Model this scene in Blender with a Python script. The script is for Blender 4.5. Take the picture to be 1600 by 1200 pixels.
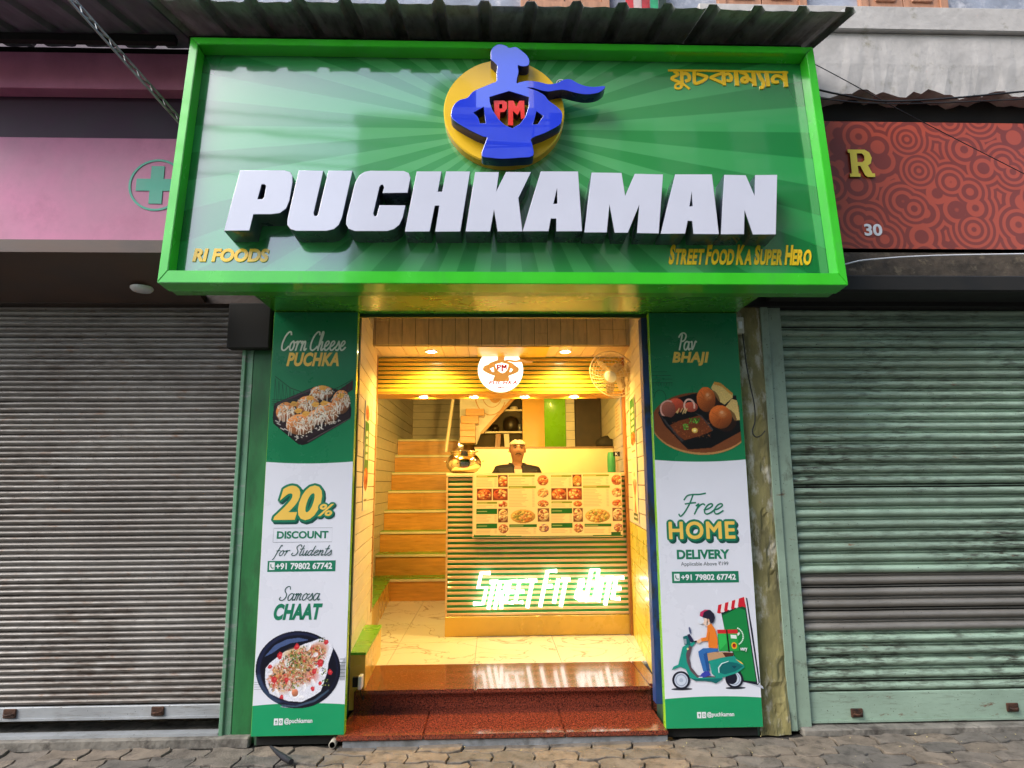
import bpy, bmesh, math, random
import numpy as np
from mathutils import Vector, Matrix

for o in list(bpy.data.objects):
    bpy.data.objects.remove(o)
scene = bpy.context.scene
COL = scene.collection
R = math.radians
RNG = random.Random(7)

# ---------------------------------------------------------------- camera
cam_data = bpy.data.cameras.new('camera')
cam_data.sensor_width = 36.0
cam_data.lens = 970.6 / 1600 * 36.0
cam_data.clip_start = 0.05
cam_data.clip_end = 500
cam = bpy.data.objects.new('camera', cam_data)
COL.objects.link(cam)
_yaw, _pit, _rol = 0.0317, 0.1584, -0.0064
_f = Vector((math.sin(_yaw) * math.cos(_pit), math.cos(_yaw) * math.cos(_pit), math.sin(_pit)))
_r = Vector((math.cos(_yaw), -math.sin(_yaw), 0))
_u = _r.cross(_f)
_r2 = _r * math.cos(_rol) + _u * math.sin(_rol)
_u2 = _u * math.cos(_rol) - _r * math.sin(_rol)
cam.matrix_world = Matrix(((_r2.x, _u2.x, -_f.x, -0.0941), (_r2.y, _u2.y, -_f.y, -3.6459),
                           (_r2.z, _u2.z, -_f.z, 1.40), (0, 0, 0, 1)))
scene.camera = cam

# ---------------------------------------------------------------- sky, sun, exposure
SUN_EL, SUN_AZ = R(44), R(236)
world = bpy.data.worlds.new('World')
scene.world = world
world.use_nodes = True
wn = world.node_tree.nodes
sky = wn.new('ShaderNodeTexSky')
sky.sky_type = 'NISHITA'
sky.sun_disc = False
sky.sun_elevation = SUN_EL
sky.sun_rotation = SUN_AZ
sky.air_density = 1.3
sky.dust_density = 1.8
sky.ozone_density = 1.0
wn['Background'].inputs['Strength'].default_value = 0.15
world.node_tree.links.new(sky.outputs['Color'], wn['Background'].inputs['Color'])
sun_data = bpy.data.lights.new('sun', 'SUN')
sun_data.energy = 1.5
sun_data.angle = R(35)
sun_data.color = (1.0, 0.975, 0.94)
sun = bpy.data.objects.new('sun', sun_data)
COL.objects.link(sun)
_sd = Vector((math.sin(SUN_AZ) * math.cos(SUN_EL), math.cos(SUN_AZ) * math.cos(SUN_EL), math.sin(SUN_EL)))
sun.rotation_euler = (-_sd).to_track_quat('-Z', 'Y').to_euler()
sun.location = (0, -6, 12)
vs = scene.view_settings
vs.view_transform = 'Standard'
vs.look = 'None'
vs.exposure = 1.12
vs.gamma = 1.0
vs.use_curve_mapping = False
scene.cycles.max_bounces = 8
scene.cycles.sample_clamp_indirect = 6.0

# ---------------------------------------------------------------- helpers
def srgb(r, g, b):
    f = lambda c: (c / 255 / 12.92) if c <= 10.31 else ((c / 255 + 0.055) / 1.055) ** 2.4
    return (f(r), f(g), f(b))

MATS = {}
def mat(name, col, rough=0.5, var=0.12, scale=6.0, bump=0.0, bscale=40.0, metal=0.0, coat=0.0,
        spec=0.5, col2=None, mix=(0.45, 0.6), stretch=(1, 1, 1), mscale=None, emit=None, estr=0.0,
        rvar=0.1, coatr=0.05, detail=6.0):
    """principled material, mottled by world-position noise; col2 is a second tone (wear, dirt, veins)"""
    if name in MATS:
        return MATS[name]
    m = bpy.data.materials.new(name)
    m.use_nodes = True
    nt = m.node_tree
    n, l = nt.nodes, nt.links
    p = n['Principled BSDF']
    p.inputs['Roughness'].default_value = rough
    p.inputs['Metallic'].default_value = metal
    p.inputs['Specular IOR Level'].default_value = spec
    p.inputs['Coat Weight'].default_value = coat
    p.inputs['Coat Roughness'].default_value = coatr
    if emit:
        p.inputs['Emission Color'].default_value = (*emit, 1)
        p.inputs['Emission Strength'].default_value = estr
    geo = n.new('ShaderNodeNewGeometry')
    mp = n.new('ShaderNodeMapping')
    mp.inputs['Scale'].default_value = stretch
    l.new(geo.outputs['Position'], mp.inputs['Vector'])
    nz = n.new('ShaderNodeTexNoise')
    nz.inputs['Scale'].default_value = scale
    nz.inputs['Detail'].default_value = detail
    nz.inputs['Roughness'].default_value = 0.6
    l.new(mp.outputs['Vector'], nz.inputs['Vector'])
    rp = n.new('ShaderNodeValToRGB')
    lo = [max(0, c * (1 - var * 1.6)) for c in col]
    hi = [min(1, c * (1 + var)) for c in col]
    rp.color_ramp.elements[0].position = 0.3
    rp.color_ramp.elements[0].color = (*lo, 1)
    rp.color_ramp.elements[1].position = 0.7
    rp.color_ramp.elements[1].color = (*hi, 1)
    l.new(nz.outputs['Fac'], rp.inputs['Fac'])
    out = rp.outputs['Color']
    if col2:
        n2 = n.new('ShaderNodeTexNoise')
        n2.inputs['Scale'].default_value = mscale or scale * 1.7
        n2.inputs['Detail'].default_value = 8
        n2.inputs['Roughness'].default_value = 0.68
        l.new(mp.outputs['Vector'], n2.inputs['Vector'])
        mr = n.new('ShaderNodeMapRange')
        mr.inputs['From Min'].default_value = mix[0]
        mr.inputs['From Max'].default_value = mix[1]
        l.new(n2.outputs['Fac'], mr.inputs['Value'])
        mx = n.new('ShaderNodeMix')
        mx.data_type = 'RGBA'
        l.new(mr.outputs['Result'], mx.inputs['Factor'])
        l.new(out, mx.inputs['A'])
        mx.inputs['B'].default_value = (*col2, 1)
        out = mx.outputs['Result']
    l.new(out, p.inputs['Base Color'])
    if rvar:
        mr2 = n.new('ShaderNodeMapRange')
        mr2.inputs['From Min'].default_value = 0.3
        mr2.inputs['From Max'].default_value = 0.7
        mr2.inputs['To Min'].default_value = max(0, rough - rvar)
        mr2.inputs['To Max'].default_value = min(1, rough + rvar)
        l.new(nz.outputs['Fac'], mr2.inputs['Value'])
        l.new(mr2.outputs['Result'], p.inputs['Roughness'])
    if bump:
        nb = n.new('ShaderNodeTexNoise')
        nb.inputs['Scale'].default_value = bscale
        nb.inputs['Detail'].default_value = 6
        l.new(mp.outputs['Vector'], nb.inputs['Vector'])
        bp = n.new('ShaderNodeBump')
        bp.inputs['Strength'].default_value = bump
        bp.inputs['Distance'].default_value = 0.01
        l.new(nb.outputs['Fac'], bp.inputs['Height'])
        l.new(bp.outputs['Normal'], p.inputs['Normal'])
    MATS[name] = m
    return m

def mat_print(name='printed_ink', rough=0.32, coat=0.25):
    """flat print: colour read from the mesh's own colour attribute"""
    if name in MATS:
        return MATS[name]
    m = bpy.data.materials.new(name)
    m.use_nodes = True
    n, l = m.node_tree.nodes, m.node_tree.links
    p = n['Principled BSDF']
    p.inputs['Roughness'].default_value = rough
    p.inputs['Coat Weight'].default_value = coat
    p.inputs['Coat Roughness'].default_value = 0.15
    a = n.new('ShaderNodeVertexColor')
    a.layer_name = 'Col'
    l.new(a.outputs['Color'], p.inputs['Base Color'])
    MATS[name] = m
    return m

def mat_emit(name, col, strength):
    if name in MATS:
        return MATS[name]
    m = bpy.data.materials.new(name)
    m.use_nodes = True
    p = m.node_tree.nodes['Principled BSDF']
    p.inputs['Base Color'].default_value = (0.8, 0.8, 0.8, 1)
    p.inputs['Emission Color'].default_value = (*col, 1)
    p.inputs['Emission Strength'].default_value = strength
    MATS[name] = m
    return m

def empty(name, loc=(0, 0, 0), rot=(0, 0, 0), parent=None):
    o = bpy.data.objects.new(name, None)
    o.empty_display_size = 0.1
    COL.objects.link(o)
    o.location = loc
    o.rotation_euler = rot
    o.parent = parent
    return o

def tag(o, label=None, cat=None, group=None, kind=None):
    if label: o['label'] = label
    if cat: o['category'] = cat
    if group: o['group'] = group
    if kind: o['kind'] = kind
    return o

def obj(name, me, parent=None, loc=(0, 0, 0), rot=(0, 0, 0)):
    o = bpy.data.objects.new(name, me)
    COL.objects.link(o)
    o.location = loc
    o.rotation_euler = rot
    o.parent = parent
    return o

class MB:
    """collects shapes; build() links them as ONE mesh object"""
    def __init__(s):
        s.v, s.f, s.mi, s.sm = [], [], [], []
    def add(s, vs, fs, mi=0, smooth=False):
        k = len(s.v)
        s.v += [tuple(v) for v in vs]
        s.f += [tuple(i + k for i in f) for f in fs]
        s.mi += [mi] * len(fs)
        s.sm += [smooth] * len(fs)
        return s
    def box(s, x0, x1, y0, y1, z0, z1, mi=0):
        return s.add([(x0, y0, z0), (x1, y0, z0), (x1, y1, z0), (x0, y1, z0), (x0, y0, z1), (x1, y0, z1), (x1, y1, z1), (x0, y1, z1)],
                     [(0, 3, 2, 1), (4, 5, 6, 7), (0, 1, 5, 4), (1, 2, 6, 5), (2, 3, 7, 6), (3, 0, 4, 7)], mi)
    def prism(s, pts, axis, a, b, mi=0, smooth=False):
        """pts 2-D loop (counter-clockwise), extruded along axis from a to b"""
        n = len(pts)
        def P(p, t):
            return (t, p[0], p[1]) if axis == 'x' else ((p[0], t, p[1]) if axis == 'y' else (p[0], p[1], t))
        vs = [P(p, a) for p in pts] + [P(p, b) for p in pts]
        fs = [(i, (i + 1) % n, n + (i + 1) % n, n + i) for i in range(n)]
        k = len(s.f)
        s.add(vs, fs, mi, smooth)
        s.add(vs[:n], [tuple(range(n))], mi)
        s.add(vs[n:], [tuple(reversed(range(n)))], mi)
        return s
    def tube(s, path, rad, seg=8, mi=0, caps=True):
        path = [Vector(p) for p in path]
        rs = rad if isinstance(rad, (list, tuple)) else [rad] * len(path)
        vs, fs = [], []
        prev = None
        for i, p in enumerate(path):
            t = (path[min(i + 1, len(path) - 1)] - path[max(i - 1, 0)]).normalized()
            a = Vector((0, 0, 1)) if abs(t.z) < 0.9 else Vector((1, 0, 0))
            if prev is not None:
                a = prev
            b = t.cross(a).normalized()
            c = b.cross(t).normalized()
            prev = c
            for k in range(seg):
                w = 2 * math.pi * k / seg
                vs.append(p + (b * math.cos(w) + c * math.sin(w)) * rs[i])
        for i in range(len(path) - 1):
            for k in range(seg):
                q = (k + 1) % seg
                fs.append((i * seg + k, i * seg + q, (i + 1) * seg + q, (i + 1) * seg + k))
        s.add(vs, fs, mi, True)
        if caps:
            s.add(vs[:seg], [tuple(reversed(range(seg)))], mi)
            s.add(vs[-seg:], [tuple(range(seg))], mi)
        return s
    def lathe(s, prof, seg=24, c=(0, 0, 0), mi=0, axis='z', smooth=True):
        vs, fs = [], []
        for (r, h) in prof:
            for k in range(seg):
                w = 2 * math.pi * k / seg
                a, b = r * math.cos(w), r * math.sin(w)
                if axis == 'z': vs.append((c[0] + a, c[1] + b, c[2] + h))
                elif axis == 'y': vs.append((c[0] + a, c[1] + h, c[2] + b))
                else: vs.append((c[0] + h, c[1] + a, c[2] + b))
        for i in range(len(prof) - 1):
            for k in range(seg):
                q = (k + 1) % seg
                fs.append((i * seg + k, i * seg + q, (i + 1) * seg + q, (i + 1) * seg + k))
        s.add(vs, fs, mi, smooth)
        if prof[0][0] > 1e-4: s.add(vs[:seg], [tuple(range(seg))], mi)
        if prof[-1][0] > 1e-4: s.add(vs[-seg:], [tuple(range(seg))], mi)
        return s
    def mesh(s, name, mats):
        me = bpy.data.meshes.new(name)
        me.from_pydata(s.v, [], s.f)
        for m in (mats if isinstance(mats, (list, tuple)) else [mats]):
            me.materials.append(m)
        me.polygons.foreach_set('material_index', s.mi)
        me.polygons.foreach_set('use_smooth', s.sm)
        bm = bmesh.new()
        bm.from_mesh(me)
        bmesh.ops.recalc_face_normals(bm, faces=bm.faces)
        bm.to_mesh(me)
        bm.free()
        me.update()
        return me
    def build(s, name, mats, parent=None, loc=(0, 0, 0), rot=(0, 0, 0), bevel=0.0, seg=1):
        me = s.mesh(name, mats)
        if bevel:
            bevel_mesh(me, bevel, seg)
        return obj(name, me, parent, loc, rot)

def bevel_mesh(me, w, seg=1):
    bm = bmesh.new()
    bm.from_mesh(me)
    bmesh.ops.remove_doubles(bm, verts=bm.verts, dist=1e-5)
    es = [e for e in bm.edges if len(e.link_faces) == 2 and e.calc_face_angle(0) > 0.6]
    bmesh.ops.bevel(bm, geom=es, offset=w, segments=seg, affect='EDGES', clamp_overlap=True)
    bm.to_mesh(me)
    bm.free()

def box(name, m, x0, x1, y0, y1, z0, z1, parent=None, bevel=0.0):
    return MB().box(x0, x1, y0, y1, z0, z1).build(name, m, parent, bevel=bevel)

def curve_mesh(loops, depth, bevel=0.0):
    """2-D loops (even-odd holes) -> solid mesh in the XZ plane, back at y=0, front at y=-depth"""
    cu = bpy.data.curves.new('c', 'CURVE')
    cu.dimensions = '2D'
    cu.fill_mode = 'BOTH'
    cu.extrude = depth / 2
    cu.bevel_depth = bevel
    for lp in loops:
        sp = cu.splines.new('POLY')
        sp.points.add(len(lp) - 1)
        for i, p in enumerate(lp):
            sp.points[i].co = (p[0], p[1], 0, 1)
        sp.use_cyclic_u = True
    return _to_mesh(cu, depth)

def _to_mesh(cu, depth):
    t = bpy.data.objects.new('t', cu)
    COL.objects.link(t)
    dg = bpy.context.evaluated_depsgraph_get()
    me = bpy.data.meshes.new_from_object(t.evaluated_get(dg))
    bpy.data.objects.remove(t)
    bpy.data.curves.remove(cu)
    me.materials.clear()
    for v in me.vertices:
        x, y, z = v.co
        v.co = (x, -(z + depth / 2), y)
    me.update()
    return me

def text_mesh(s, depth=0.0, offset=0.0, shear=0.0, spacing=1.0):
    cu = bpy.data.curves.new('t', 'FONT')
    cu.body = s
    cu.size = 1.0
    cu.extrude = 0.5
    cu.offset = offset
    cu.shear = shear
    cu.space_character = spacing
    cu.resolution_u = 4
    me = _to_mesh(cu, 1.0)
    return me

def fit(me, x0, x1, z0, z1, y0, y1):
    """stretch a mesh's bounds onto a box (y0 back, y1 front)"""
    co = np.empty(len(me.vertices) * 3)
    me.vertices.foreach_get('co', co)
    co = co.reshape(-1, 3)
    lo, hi = co.min(0), co.max(0)
    sp = np.maximum(hi - lo, 1e-6)
    t = (co - lo) / sp
    out = np.stack([x0 + t[:, 0] * (x1 - x0), y1 + t[:, 1] * (y0 - y1), z0 + t[:, 2] * (z1 - z0)], 1)
    me.vertices.foreach_set('co', out.ravel())
    me.update()
    return me

def two_tone(me, front, side):
    me.materials.append(front)
    me.materials.append(side)
    for p in me.polygons:
        p.material_index = 0 if abs(p.normal.y) > 0.85 else 1
    return me

def lettering(name, s, m, parent, x0, x1, z0, z1, y=0.0, depth=0.0006, offset=0.0, shear=0.0, side=None, spacing=1.0):
    me = fit(text_mesh(s, 1.0, offset, shear, spacing), x0, x1, z0, z1, y, y - depth)
    if side:
        two_tone(me, m, side)
    else:
        me.materials.append(m)
    return obj(name, me, parent)

def small_caps(name, words, m, parent, x0, x1, z0, hs, hc, y, depth, offset=0.03, shear=0.3, side=None, one=True, gap=0.12, drop=()):
    """words of small capitals with a taller first letter"""
    items, x = [], 0.0
    for w in words:
        for i, c in enumerate(w):
            me = text_mesh(c, 1.0, offset, 0.0)
            co = np.empty(len(me.vertices) * 3)
            me.vertices.foreach_get('co', co)
            co = co.reshape(-1, 3)
            co -= [co[:, 0].min(), 0, co[:, 2].min()]
            k = 0.72 / max(co[:, 2].max(), 0.01)
            wd = co[:, 0].max() * (1.15 if i == 0 else 1.0)
            items.append((me, co, x, wd, hc if i == 0 else hs, (len(items) in drop)))
            x += wd + 0.05
        x += gap * 2
    tot = x - gap * 2
    sx = (x1 - x0 - shear * hc) / tot
    objs = []
    for me, co, xx, wd, h, dr in items:
        t = co.copy()
        t[:, 0] = t[:, 0] / co[:, 0].max() * wd * sx + xx * sx
        zz = t[:, 2] / co[:, 2].max()
        base = -0.25 * hs if dr else 0.0
        t[:, 2] = base + zz * (h - base)
        t[:, 0] += x0 + t[:, 2] * shear
        t[:, 2] += z0
        t[:, 1] = np.where(co[:, 1] < -0.5, y - depth, y)
        me.vertices.foreach_set('co', t.ravel())
        me.update()
        if side:
            two_tone(me, m, side)
        else:
            me.materials.append(m)
        objs.append(obj(name, me, parent))
    return objs

def catmull(pts, n=6):
    if len(pts) < 3:
        return list(pts)
    P = [pts[0]] + list(pts) + [pts[-1]]
    out = []
    for i in range(1, len(P) - 2):
        a, b, c, d = P[i - 1], P[i], P[i + 1], P[i + 2]
        for k in range(n):
            t = k / n
            out.append(tuple(0.5 * ((2 * b[j]) + (-a[j] + c[j]) * t + (2 * a[j] - 5 * b[j] + 4 * c[j] - d[j]) * t * t
                                    + (-a[j] + 3 * b[j] - 3 * c[j] + d[j]) * t ** 3) for j in range(len(b))))
    out.append(pts[-1])
    return out

def ribbon(mb, pts, w, y, depth, mi=0, taper=False):
    """a pen stroke of width w in the XZ plane as a thin solid"""
    n = len(pts)
    A, B = [], []
    for i in range(n):
        p0, p1 = pts[max(i - 1, 0)], pts[min(i + 1, n - 1)]
        dx, dz = p1[0] - p0[0], p1[1] - p0[1]
        q = math.hypot(dx, dz) or 1
        ww = w * (0.55 + 0.45 * math.sin(math.pi * i / max(n - 1, 1))) if taper else w
        nx, nz = -dz / q * ww / 2, dx / q * ww / 2
        ex = (dx / q * w * 0.3, dz / q * w * 0.3)
        s = -1 if i == 0 else (1 if i == n - 1 else 0)
        A.append((pts[i][0] + nx + s * ex[0], pts[i][1] + nz + s * ex[1]))
        B.append((pts[i][0] - nx + s * ex[0], pts[i][1] - nz + s * ex[1]))
    vs = []
    for yy in (y, y - depth):
        e = 0.0 if yy == y else 1.6e-5               # strokes climb slightly so loops never share a plane
        vs += [(p[0], yy - i * e, p[1]) for i, p in enumerate(A)] + [(p[0], yy - i * e, p[1]) for i, p in enumerate(B)]
    fs = []
    for i in range(n - 1):
        a, b, c, d = i, i + 1, n + i + 1, n + i
        fs.append((2 * n + a, 2 * n + b, 2 * n + c, 2 * n + d))
        if depth > 0.002:
            fs.append((a, b, 2 * n + b, 2 * n + a))
            fs.append((d, c, 2 * n + c, 2 * n + d))
    if depth > 0.002:
        fs += [(0, n, 3 * n, 2 * n), (n - 1, 2 * n - 1, 4 * n - 1, 3 * n - 1)]
    mb.add(vs, fs, mi)

SCRIPT = {
 'a': (.54, [[(.38,.42),(.25,.5),(.1,.4),(.05,.2),(.12,.02),(.25,.02),(.36,.2),(.42,.48)],[(.42,.48),(.4,.15),(.46,0),(.56,.08)]]),
 'C': (.62, [[(.62,.85),(.55,1),(.4,.98),(.2,.75),(.08,.4),(.1,.1),(.25,0),(.42,.06),(.58,.22)]]),
 'o': (.46, [[(.25,.5),(.1,.38),(.06,.15),(.16,0),(.3,.08),(.36,.3),(.28,.48),(.25,.5),(.38,.42),(.5,.46)]]),
 'r': (.4, [[(.05,.4),(.14,.5),(.12,.25),(.08,0)],[(.1,.2),(.2,.42),(.32,.5),(.4,.44)]]),
 'n': (.46, [[(.02,.38),(.1,.5),(.1,.25),(.06,0)],[(.08,.22),(.2,.44),(.3,.48),(.32,.3),(.3,.08),(.36,0),(.46,.1)]]),
 'h': (.46, [[(.0,.1),(.2,.6),(.26,.95),(.18,1),(.12,.7),(.06,0)],[(.08,.22),(.2,.44),(.3,.46),(.3,.28),(.28,.06),(.36,0),(.46,.1)]]),
 'e': (.42, [[(.04,.2),(.2,.25),(.34,.4),(.28,.5),(.14,.44),(.06,.2),(.14,.02),(.28,.02),(.44,.16)]]),
 's': (.36, [[(0,.1),(.16,.3),(.24,.5),(.28,.35),(.34,.15),(.24,0),(.1,.04),(.2,.0),(.36,.1)]]),
 'S': (.6, [[(.62,.8),(.55,.98),(.38,1),(.24,.85),(.28,.65),(.42,.5),(.48,.3),(.4,.08),(.2,0),(.04,.1),(.08,.25)]]),
 'm': (.54, [[(0,.4),(.08,.5),(.08,.2),(.05,0)],[(.07,.25),(.17,.47),(.24,.45),(.23,.2),(.2,0)],[(.22,.25),(.34,.48),(.42,.44),(.4,.2),(.42,.02),(.52,.06)]]),
 'P': (.5, [[(.2,0),(.26,.5),(.3,.9)],[(.05,.75),(.2,.95),(.45,1),(.62,.85),(.55,.6),(.35,.5),(.25,.52)]]),
 'v': (.44, [[(.02,.45),(.1,.48),(.14,.2),(.18,.02),(.3,.25),(.38,.5),(.46,.46)]]),
 'F': (.56, [[(.34,.95),(.3,.5),(.2,.1),(.08,-.1),(-.02,.0)],[(.02,.7),(.1,.9),(.3,.96),(.6,.97),(.85,1.02)],[(.12,.5),(.35,.54),(.55,.56)]]),
 'f': (.28, [[(.3,.9),(.24,1),(.16,.8),(.1,.3),(.02,-.25),(-.06,-.35)],[(0,.45),(.28,.5)]]),
 't': (.3, [[(.2,.95),(.14,.4),(.12,.08),(.2,0),(.32,.12)],[(0,.6),(.32,.64)]]),
 'u': (.46, [[(.04,.48),(.06,.2),(.12,.02),(.24,.08),(.34,.48)],[(.34,.48),(.32,.12),(.38,0),(.48,.1)]]),
 'd': (.5, [[(.34,.4),(.2,.5),(.06,.3),(.06,.08),(.16,0),(.3,.15),(.42,.9)],[(.4,.7),(.34,.15),(.42,0),(.52,.1)]]),
 ' ': (.22, []),
}
def script(name, s, m, parent, x0, x1, z0, z1, y, w, shear=0.2):
    """handwritten lettering from pen strokes"""
    x, st = 0.0, []
    for c in s:
        adv, ls = SCRIPT[c]
        for l in ls:
            st.append([(x + p[0] + p[1] * shear, p[1]) for p in catmull(l)])
        x += adv
    xs = [p[0] for l in st for p in l]
    zs = [p[1] for l in st for p in l]
    a, b, c0, d = min(xs), max(xs), min(zs), max(zs)
    mb = MB()
    for k, l in enumerate(st):
        ribbon(mb, [(x0 + (p[0] - a) / (b - a) * (x1 - x0), z0 + (p[1] - c0) / (d - c0) * (z1 - z0)) for p in l], w, y, 0.0006 + 0.00007 * k, taper=False)
    return mb.build(name, m, parent)

def vector_art(name, layers, parent, y, step=0.0003, m=None):
    """flat printed artwork: coloured outlines stacked in thin ink layers; points in local x,z"""
    vs, fs, cols = [], [], []
    for i, (pts, c) in enumerate(layers):
        k = len(vs)
        vs += [(p[0], y - i * step, p[1]) for p in pts]
        ar = sum(pts[j][0] * pts[(j + 1) % len(pts)][1] - pts[(j + 1) % len(pts)][0] * pts[j][1] for j in range(len(pts)))
        idx = list(range(k, k + len(pts)))
        fs.append(tuple(idx if ar > 0 else reversed(idx)))
        cols += [(*srgb(*c), 1.0)] * len(pts)
    me = bpy.data.meshes.new(name)
    me.from_pydata(vs, [], fs)
    at = me.color_attributes.new('Col', 'FLOAT_COLOR', 'POINT')
    at.data.foreach_set('color', np.array(cols, 'f').ravel())
    me.materials.append(m or mat_print())
    return obj(name, me, parent)

def ellipse(cx, cy, rx, ry, n=28, ang=0.0, a0=0.0, a1=2 * math.pi):
    o = []
    for k in range(n):
        t = a0 + (a1 - a0) * k / n
        x, y = rx * math.cos(t), ry * math.sin(t)
        o.append((cx + x * math.cos(ang) - y * math.sin(ang), cy + x * math.sin(ang) + y * math.cos(ang)))
    return o

class Paint:
    """a small drawing surface (sRGB 0..255); picture() prints it as a colour grid"""
    def __init__(s, w, h, col):
        s.w, s.h = w, h
        s.X, s.Y = np.meshgrid(np.arange(w) + .5, np.arange(h) + .5)
        s.a = np.zeros((h, w, 3))
        s.a[:] = col
        s.m = np.zeros((h, w), bool)
        s.r = np.random.RandomState(w * 131 + h)
    def put(s, k, c, al=1.0):
        k = np.clip(k.astype(float) * al, 0, 1)[..., None]
        s.a = s.a * (1 - k) + np.array(c, float) * k
        s.m |= (k[..., 0] > .5)
    def ell(s, cx, cy, rx, ry, c, ang=0.0, al=1.0, shade=0.0, soft=0.0):
        ca, sa = math.cos(ang), math.sin(ang)
        dx, dy = s.X - cx, s.Y - cy
        u, v = (dx * ca + dy * sa) / rx, (-dx * sa + dy * ca) / ry
        d = u * u + v * v
        k = (d < 1).astype(float) if not soft else np.clip((1 - d) / soft, 0, 1)
        if shade:
            f = 1 - shade * np.clip(u * .4 + v * .8 + .1, -.6, 1)
            col = np.clip(np.array(c, float)[None, None] * f[..., None], 0, 255)
            kk = (k * al)[..., None]
            s.a = s.a * (1 - kk) + col * kk
            s.m |= k > .5
        else:
            s.put(k, c, al)
    def poly(s, pts, c, al=1.0):
        ins = np.zeros((s.h, s.w), bool)
        n = len(pts)
        j = n - 1
        for i in range(n):
            xi, yi = pts[i]
            xj, yj = pts[j]
            if yi != yj:
                ins ^= ((yi > s.Y) != (yj > s.Y)) & (s.X < (xj - xi) * (s.Y - yi) / (yj - yi) + xi)
            j = i
        s.put(ins, c, al)
        return ins
    def line(s, x0, y0, x1, y1, w, c, al=1.0):
        dx, dy = x1 - x0, y1 - y0
        q = dx * dx + dy * dy or 1
        t = np.clip(((s.X - x0) * dx + (s.Y - y0) * dy) / q, 0, 1)
        d = np.hypot(s.X - x0 - t * dx, s.Y - y0 - t * dy)
        s.put(np.clip(w / 2 - d + .5, 0, 1), c, al)
    def speckle(s, amt):
        s.a = np.clip(s.a * (1 + s.r.normal(0, amt, (s.h, s.w, 1))), 0, 255)

def picture(name, P, parent, x0, x1, z0, z1, y, only_painted=False, m=None):
    """print a Paint surface: one small face per dot row of the print"""
    h, w = P.h, P.w
    gx = np.linspace(x0, x1, w)
    gz = np.linspace(z1, z0, h)
    V = np.zeros((h, w, 3))
    V[..., 0] = gx[None]
    V[..., 1] = y
    V[..., 2] = gz[:, None]
    idx = np.arange(h * w).reshape(h, w)
    Q = np.stack([idx[1:, :-1], idx[1:, 1:], idx[:-1, 1:], idx[:-1, :-1]], -1).reshape(-1, 4)
    if only_painted:
        ok = (P.m[1:, :-1] & P.m[1:, 1:] & P.m[:-1, 1:] & P.m[:-1, :-1]).ravel()
        Q = Q[ok]
    c = P.a / 255.0
    lin = np.where(c <= 0.04045, c / 12.92, ((c + 0.055) / 1.055) ** 2.4)
    me = bpy.data.meshes.new(name)
    me.from_pydata(V.reshape(-1, 3).tolist(), [], Q.tolist())
    at = me.color_attributes.new('Col', 'FLOAT_COLOR', 'POINT')
    at.data.foreach_set('color', np.concatenate([lin.reshape(-1, 3), np.ones((h * w, 1))], 1).astype('f').ravel())
    me.materials.append(m or mat_print())
    return obj(name, me, parent)

def food(P, x0, y0, x1, y1, base, dots, n=40, rmin=1.0, rmax=3.0, bg=None):
    """a blurry little dish photograph inside a rectangle of a Paint surface"""
    if bg:
        P.poly([(x0, y0), (x1, y0), (x1, y1), (x0, y1)], bg)
    cx, cy = (x0 + x1) / 2, (y0 + y1) / 2
    P.ell(cx, cy, (x1 - x0) * .47, (y1 - y0) * .45, base, shade=.25)
    for _ in range(n):
        a, q = P.r.uniform(0, 6.28), math.sqrt(P.r.uniform(0, 1))
        r = P.r.uniform(rmin, rmax)
        P.ell(cx + q * math.cos(a) * (x1 - x0) * .38, cy + q * math.sin(a) * (y1 - y0) * .36, r, r * P.r.uniform(.6, 1),
              dots[P.r.randint(len(dots))], shade=.35, al=.9)

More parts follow.
